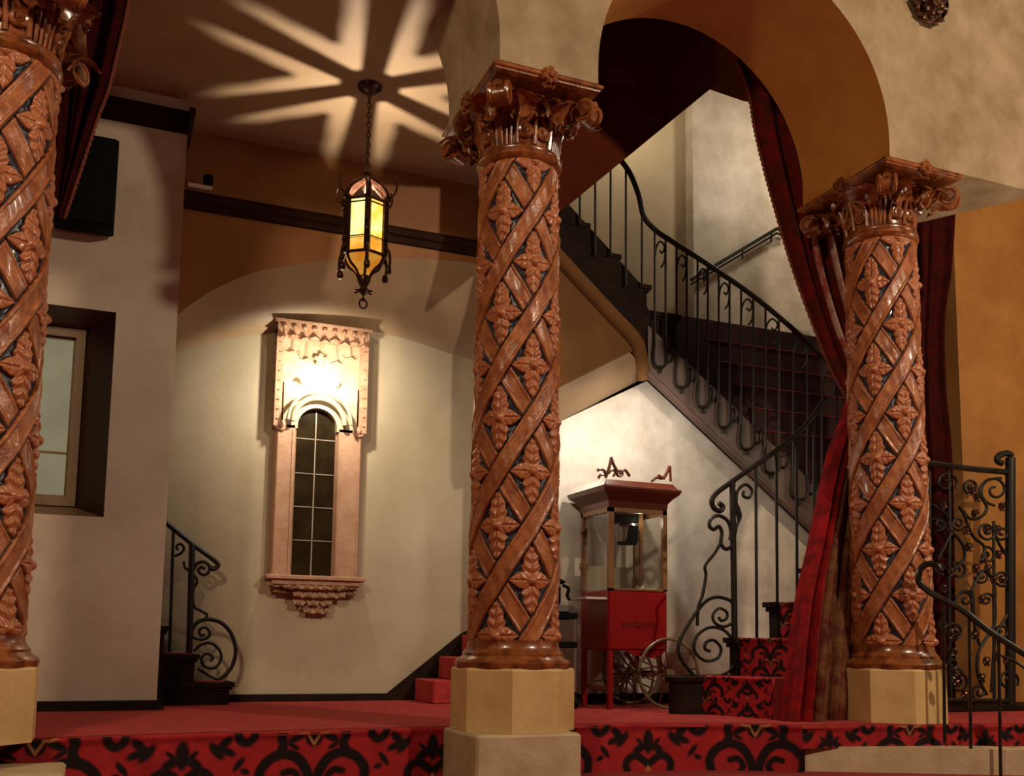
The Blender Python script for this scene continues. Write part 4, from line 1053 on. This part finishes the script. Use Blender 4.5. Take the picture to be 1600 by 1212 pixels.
bs = thing('passage_steps', 'red carpeted steps beside the middle pedestal, climbing behind the column', 'steps', tuple(TN(680, 1095, 7.0)))
xa_, xb_ = TN(648, 1080, 7.24).x, TN(685, 1045, 7.24).x; zz1, zz2 = TN(660, 1063, 6.8).z, TN(695, 1031, 6.8).z
for k in range(4):
    x = xa_+(xb_-xa_)*k
    g = G(); g.bbox((x, 6.8, zz1*k), (x+1.0-.19*k*.5, 7.24, zz1*(k+1)), .008); g.build('step', M['carpet'], bs)

# ------------------------------------------------------------------ iron gate on the right
NG = 5.36
W4 = tr(lambda x, y: TN(x, y, NG), (1430, 680), 2.69)
gt = thing('iron_gate', 'tall scrolled wrought iron gate in front of the orange wall at right', 'gate', tuple(TN(1520, 1098, NG)))
iron(gt, 'top_rail', W4, [([(-20, 105), (70, 118), (230, 140), (395, 155)], .022)], 'ironlit')
g = G(); P = [TN(1430+400/2.69, 680+y/2.69, NG) for y in (95, 1130)]; g.tube(P, .036, 10); g.tube(W4([(405, 85), (385, 75), (352, 85), (345, 105), (365, 118)], 5), .024, 8); g.build('gate_post', M['iron'], gt)
iron(gt, 'bottom_rail', W4, [([(-20, 1112), (400, 1116)], .018)], 'ironlit')
for pts in (([(140, 150), (145, 330), (143, 700), (150, 1112)]), ([(330, 360), (332, 1112)]), ([(60, 150), (62, 1112)])): iron(gt, 'upright', W4, [(pts, .012)])
SC = []
for (cx, cy, r, a0, tn) in ((335, 230, 52, 1.6, 1.5), (130, 200, 38, .5, -1.4), (235, 215, 26, 2., 1.4), (300, 400, 34, 0, 1.5), (365, 410, 26, 3, -1.3), (180, 370, 24, 1, 1.4), (100, 375, 22, 2, -1.3),
                            (300, 505, 30, 4.5, 1.3), (365, 600, 28, 1, 1.5), (280, 590, 26, 3, -1.5), (180, 570, 30, 4, 1.4), (105, 560, 22, 1, 1.3), (365, 830, 30, 2, 1.4), (390, 1030, 36, .5, -1.6),
                            (160, 830, 36, 3, 1.5), (120, 800, 20, 1, 1.4), (180, 1040, 34, 5, 1.5), (150, 960, 22, 2, -1.3), (270, 1080, 30, 1.2, 1.4), (210, 690, 28, 3.4, 1.2), (300, 690, 24, .4, -1.4)):
    SC.append((spiral((cx, cy), r*1.25, r*.22, a0, tn, 18), .010))
for pts in ([(70, 290), (130, 335), (150, 400), (95, 520)], [(150, 400), (200, 460), (205, 520), (160, 560)], [(245, 780), (240, 650), (290, 570), (330, 620), (335, 700), (330, 800), (270, 900), (262, 1000), (300, 1090)],
            [(410, 540), (350, 450), (330, 370)], [(410, 720), (360, 800), (335, 860), (320, 1080)], [(160, 720), (190, 660), (230, 655)], [(270, 880), (250, 800), (240, 650)],
            [(75, 350), (105, 360), (140, 400)], [(185, 300), (230, 350), (280, 340), (300, 300), (270, 240), (300, 190), (360, 180)], [(205, 330), (240, 420), (290, 470), (275, 540)]):
    SC.append((pts, .0115))
iron(gt, 'scroll', W4, SC)
g = G()
for (x, y) in ((120, 290), (250, 330), (225, 470), (255, 560), (305, 560), (350, 500), (250, 840), (300, 950), (345, 930), (280, 1020), (385, 950), (210, 1090), (95, 1000), (120, 640), (365, 300), (240, 235), (215, 400), (300, 395), (345, 395), (290, 520), (330, 605), (365, 605), (150, 400), (150, 570), (150, 830), (175, 1040), (260, 260), (280, 690)):
    p = TN(1430+x/2.69, 680+y/2.69, NG-.008)
    g = G(); g.ball(tuple(p), .012, 6)
    for k in range(4):
        an = k*pi/2+.6; d = Vector((cos(an), 0, sin(an))); g.leaf(p, d, (0, -1, 0), .018, .042, .3, .3, 2)
    g.build('leaf_rosette', M['lantmetal'], gt)
thr = TN(1480, 1100, NG); g = G(); g.bbox((thr.x-.3, NG-.06, 0), (thr.x+1.4, NG+.3, thr.z-.012), .006)
tag(g.build('threshold_step', M['darkwood'], origin=(thr.x+.4, NG, 0)), 'low black step under the iron gate', 'step')
# front handrail running down the entrance steps towards the viewer
UR = 4.66
PR0, PRN = Vector((4.43, 4.50, 0)), Vector((.38, .32, 0)).normalized()
def TR(px, py): d = ray(px, py); return EYE+d*((PR0-EYE).dot(PRN)/d.dot(PRN))
W9 = tr(TR, (1200, 800), 2.9425)
fr_ = thing('entrance_handrail', 'dark iron handrail with curled end sloping down before the right column', 'handrail', tuple(TR(1475, 1150)))
iron(fr_, 'handrail', W9, [([(790, 262), (775, 243), (735, 238), (703, 258), (690, 300), (702, 332), (760, 378), (900, 455), (1010, 543), (1160, 640), (1400, 800)], .019)], 'ironlit')
for pts in ([(806, 412), (812, 1062)], [(925, 475), (935, 1330)], [(1060, 580), (1072, 1360)]): iron(fr_, 'baluster', W9, [(pts, .0095)], 'ironlit')
iron(fr_, 'scroll', W9, [([(1075, 660), (1120, 680), (1160, 700), (1300, 800)], .010), (spiral((855, 560), 28, 7, 1, 1.5, 16), .008), (spiral((870, 740), 30, 7, 2, 1.5, 16), .008), (spiral((850, 640), 22, 6, 4, -1.4, 16), .008)], 'ironlit')

# ------------------------------------------------------------------ curtains
def curtain(g, Lp, Rp, nL, nR, folds, amp, nu=70, nv=40, ph=0., th=.012):
    """cloth between two edges given as pixel polylines with depths nL(t), nR(t)"""
    L = smoothpts(Lp, 8); R = smoothpts(Rp, 8)
    def at(A, t): f = t*(len(A)-1); i = min(int(f), len(A)-2); return Vector(A[i]).lerp(Vector(A[i+1]), f-i)
    def fn(a, b):
        p = TN(*at(L, b), nL(b)); q = TN(*at(R, b), nR(b)); r = p.lerp(q, a)
        w = sin(a*folds*2*pi+ph+b*.8)+.35*sin(a*folds*4.6*pi+1+b)
        return (r.x+amp*.25*cos(a*folds*2*pi+ph), r.y+amp*w, r.z)
    g.grid(fn, nu, nv, (0, th, 0)); return fn
def fringe(fn, name, parent, r=.014, n=130, a=0., out=(-.012, -.012, 0)):
    g = G(); pts = []; rr = []
    for i in range(n+1):
        p = Vector(fn(a, i/n))+Vector(out); pts.append(tuple(p)); rr.append(r*(1.35 if i % 2 else .7))
    g.tube(pts, rr, 6); g.build(name, M['fringe'], parent)
cu = thing('curtain', 'dark red velvet curtain swept down from the arch behind the right column', 'curtain', tuple(TN(1280, 1125, 4.95)))
LE = [(1120, 20), (1150, 90), (1170, 140), (1181, 200), (1196, 262), (1215, 330), (1236, 400), (1264, 480), (1300, 570), (1328, 622)]
RE = [(1290, -40), (1320, 80), (1335, 180), (1352, 300), (1362, 400), (1366, 500), (1368, 580), (1366, 640)]
g = G(); f1_ = curtain(g, LE, RE, lambda t: 5.40-.04*t, lambda t: 5.38-.06*t, 5, .035)
g.build('upper_drape', M['velvet'], cu); fringe(f1_, 'fringe', cu, .010, 150)
LL = [(1330, 620), (1322, 650), (1302, 700), (1284, 780), (1268, 860), (1252, 930), (1242, 1000), (1236, 1060), (1226, 1128)]
RL = [(1362, 620), (1356, 660), (1345, 720), (1338, 800), (1332, 880), (1328, 960), (1325, 1040), (1321, 1100), (1319, 1130)]
ML = [(1348, 620), (1342, 660), (1324, 720), (1309, 800), (1296, 880), (1287, 960), (1281, 1040), (1276, 1128)]
dn = lambda t: 5.29-.40*min(1, t*1.15)
g = G(); f2_ = curtain(g, LL, ML, dn, lambda t: dn(t)-.01, 2.2, .042, nu=40, nv=50, ph=.8); g.build('lower_drape', M['scarlet'], cu)
g = G(); f5_ = curtain(g, [(x-3, y) for x, y in ML], RL, lambda t: dn(t)-.03, lambda t: 5.28-.37*min(1, t*1.15), 1.6, .03, nu=30, nv=50, ph=2.2); g.build('gold_border', M['brocade'], cu)
g = G(); tp = TN(1346, 628, 5.27); g.tube([(tp.x-.07, tp.y-.02, tp.z), (tp.x, tp.y-.06, tp.z-.02), (tp.x+.08, tp.y-.02, tp.z)], .03, 8); g.build('tie_band', M['brocade'], cu)
for pts in ([(1270, 360), (1277, 400), (1290, 450), (1308, 510), (1330, 570)], [(1292, 350), (1302, 390), (1316, 450), (1334, 520), (1345, 560)]):
    P = [Vector(TN(x, y, 5.30)) for x, y in smoothpts(pts, 5)]
    g = G(); g.tube([tuple(p) for p in P], [.022]*(len(P)-4)+[.018, .014, .01, .006], 8); g.build('lining_fold', M['lining'], cu)
cul = thing('curtain', 'dark curtain with beaded fringe tied behind the left column beside the speaker', 'curtain', tuple(TN(80, 330, 5.36)))
g = G(); f3_ = curtain(g, [(20, -60), (30, 60), (50, 180), (70, 260), (82, 330)], [(205, -60), (192, 20), (178, 80), (163, 140), (148, 180), (128, 240), (108, 300), (94, 340)], lambda t: 5.36, lambda t: 5.38, 4, .03)
g.build('drape', M['velvetdk'], cul); fringe(f3_, 'fringe', cul, .009, 90, 1., (.010, -.012, 0))
cur = thing('curtain', 'narrow dark red curtain hanging behind the right column left of the orange wall', 'curtain', tuple(TN(1450, 1095, 5.6)))
g = G(); f4_ = curtain(g, [(1405, 330), (1408, 500), (1412, 700), (1418, 900), (1424, 1094)], [(1493, 330), (1487, 420), (1476, 500), (1478, 600), (1488, 700), (1492, 860), (1494, 1094)], lambda t: 5.6, lambda t: 5.62, 4, .025)
g.build('drape', M['velvetdk'], cur)
# ------------------------------------------------------------------ lighting
def lamp(kind, name, loc, e, col=(1, .78, .52), size=.1, target=None, spot=None, blend=.5):
    l = bpy.data.lights.new(name, kind); l.energy = e; l.color = col
    if kind == 'AREA': l.size = size
    else: l.shadow_soft_size = size
    if kind == 'SPOT': l.spot_size = radians(spot); l.spot_blend = blend
    o = bpy.data.objects.new(name, l); C.objects.link(o); o.location = loc
    if target is not None:
        d = (Vector(target)-Vector(loc)).normalized(); o.rotation_euler = d.to_track_quat('-Z', 'Y').to_euler()
    return o
W = bpy.data.worlds.new('hall_ambience'); bpy.context.scene.world = W; W.use_nodes = True
bgn = W.node_tree.nodes['Background']; bgn.inputs[0].default_value = (1, .72, .46, 1); bgn.inputs[1].default_value = .03
# bulb in the lantern
lamp('POINT', 'lantern_bulb_light', (lx, ly, ZB), 84, (1, .87, .72), .008)
# bulbs in the niche hood
for dx in (-.115, .115): lamp('POINT', 'niche_bulb_light', (om+dx, N0-.165, bz), .8, (1, .86, .66), .02)
lamp('SPOT', 'niche_picture_light', (om+.01, N0-.44, bz-.02), 38, (1, .89, .70), .025, (om+.01, N0, bz-.12), 156, .35)  # added spot without a fixture, spreads the bulbs' light over the wall
# hall chandelier on the viewer's side, then an added area fill at the left
lamp('POINT', 'hall_chandelier', (5.0, -.4, 4.6), 780, (1, .79, .57), .12)
lamp('AREA', 'hall_wall_lamp_left', (-2.0, .6, 4.7), 130, (1, .76, .50), .4, (0, 5.2, 2))
# lamp under the stair flight, stairwell lights
lamp('SPOT', 'understair_spot', (3.35, 5.85, 2.25), 60, (1, .91, .79), .05, (3.85, 6.55, 1.35), 150, .9)
lamp('POINT', 'popcorn_cabinet_lamp', ((pl+pr)/2+.08, PF+.16, zr0-.06), 1.6, (1, .88, .70), .03)
lamp('POINT', 'stairwell_light', (5.9, 6.9, 5.2), 38, (1, .86, .64), .15)
lamp('POINT', 'stairwell_light_upper', (4.2, 7.4, 5.4), 20, (1, .82, .56), .15)
lamp('SPOT', 'arch_uplight', (5.25, 4.35, 1.9), 30, (1, .90, .66), .05, (5.1, 4.75, 3.36), 62, .8)  # added spot, cone kept narrow to brighten only the soffit
lamp('POINT', 'hall_sconce_right', (6.9, 2.6, 2.9), 85, (1, .82, .60), .06)
lamp('POINT', 'passage_light', (6.3, 4.0, 2.1), 14, (1, .80, .50), .15)
lamp('POINT', 'passage_lamp', (2.72, 6.05, 1.75), 7, (1, .90, .76), .05)  # added fill behind the column, lightens the cart's shadow on the wall
s = bpy.context.scene
s.view_settings.view_transform = 'Standard'; s.view_settings.look = 'None'; s.view_settings.exposure = 0; s.view_settings.gamma = 1; s.view_settings.use_curve_mapping = False
s.cycles.max_bounces = 8; s.cycles.sample_clamp_indirect = 6
for o in bpy.data.objects:
    if '_o' in o: del o['_o']
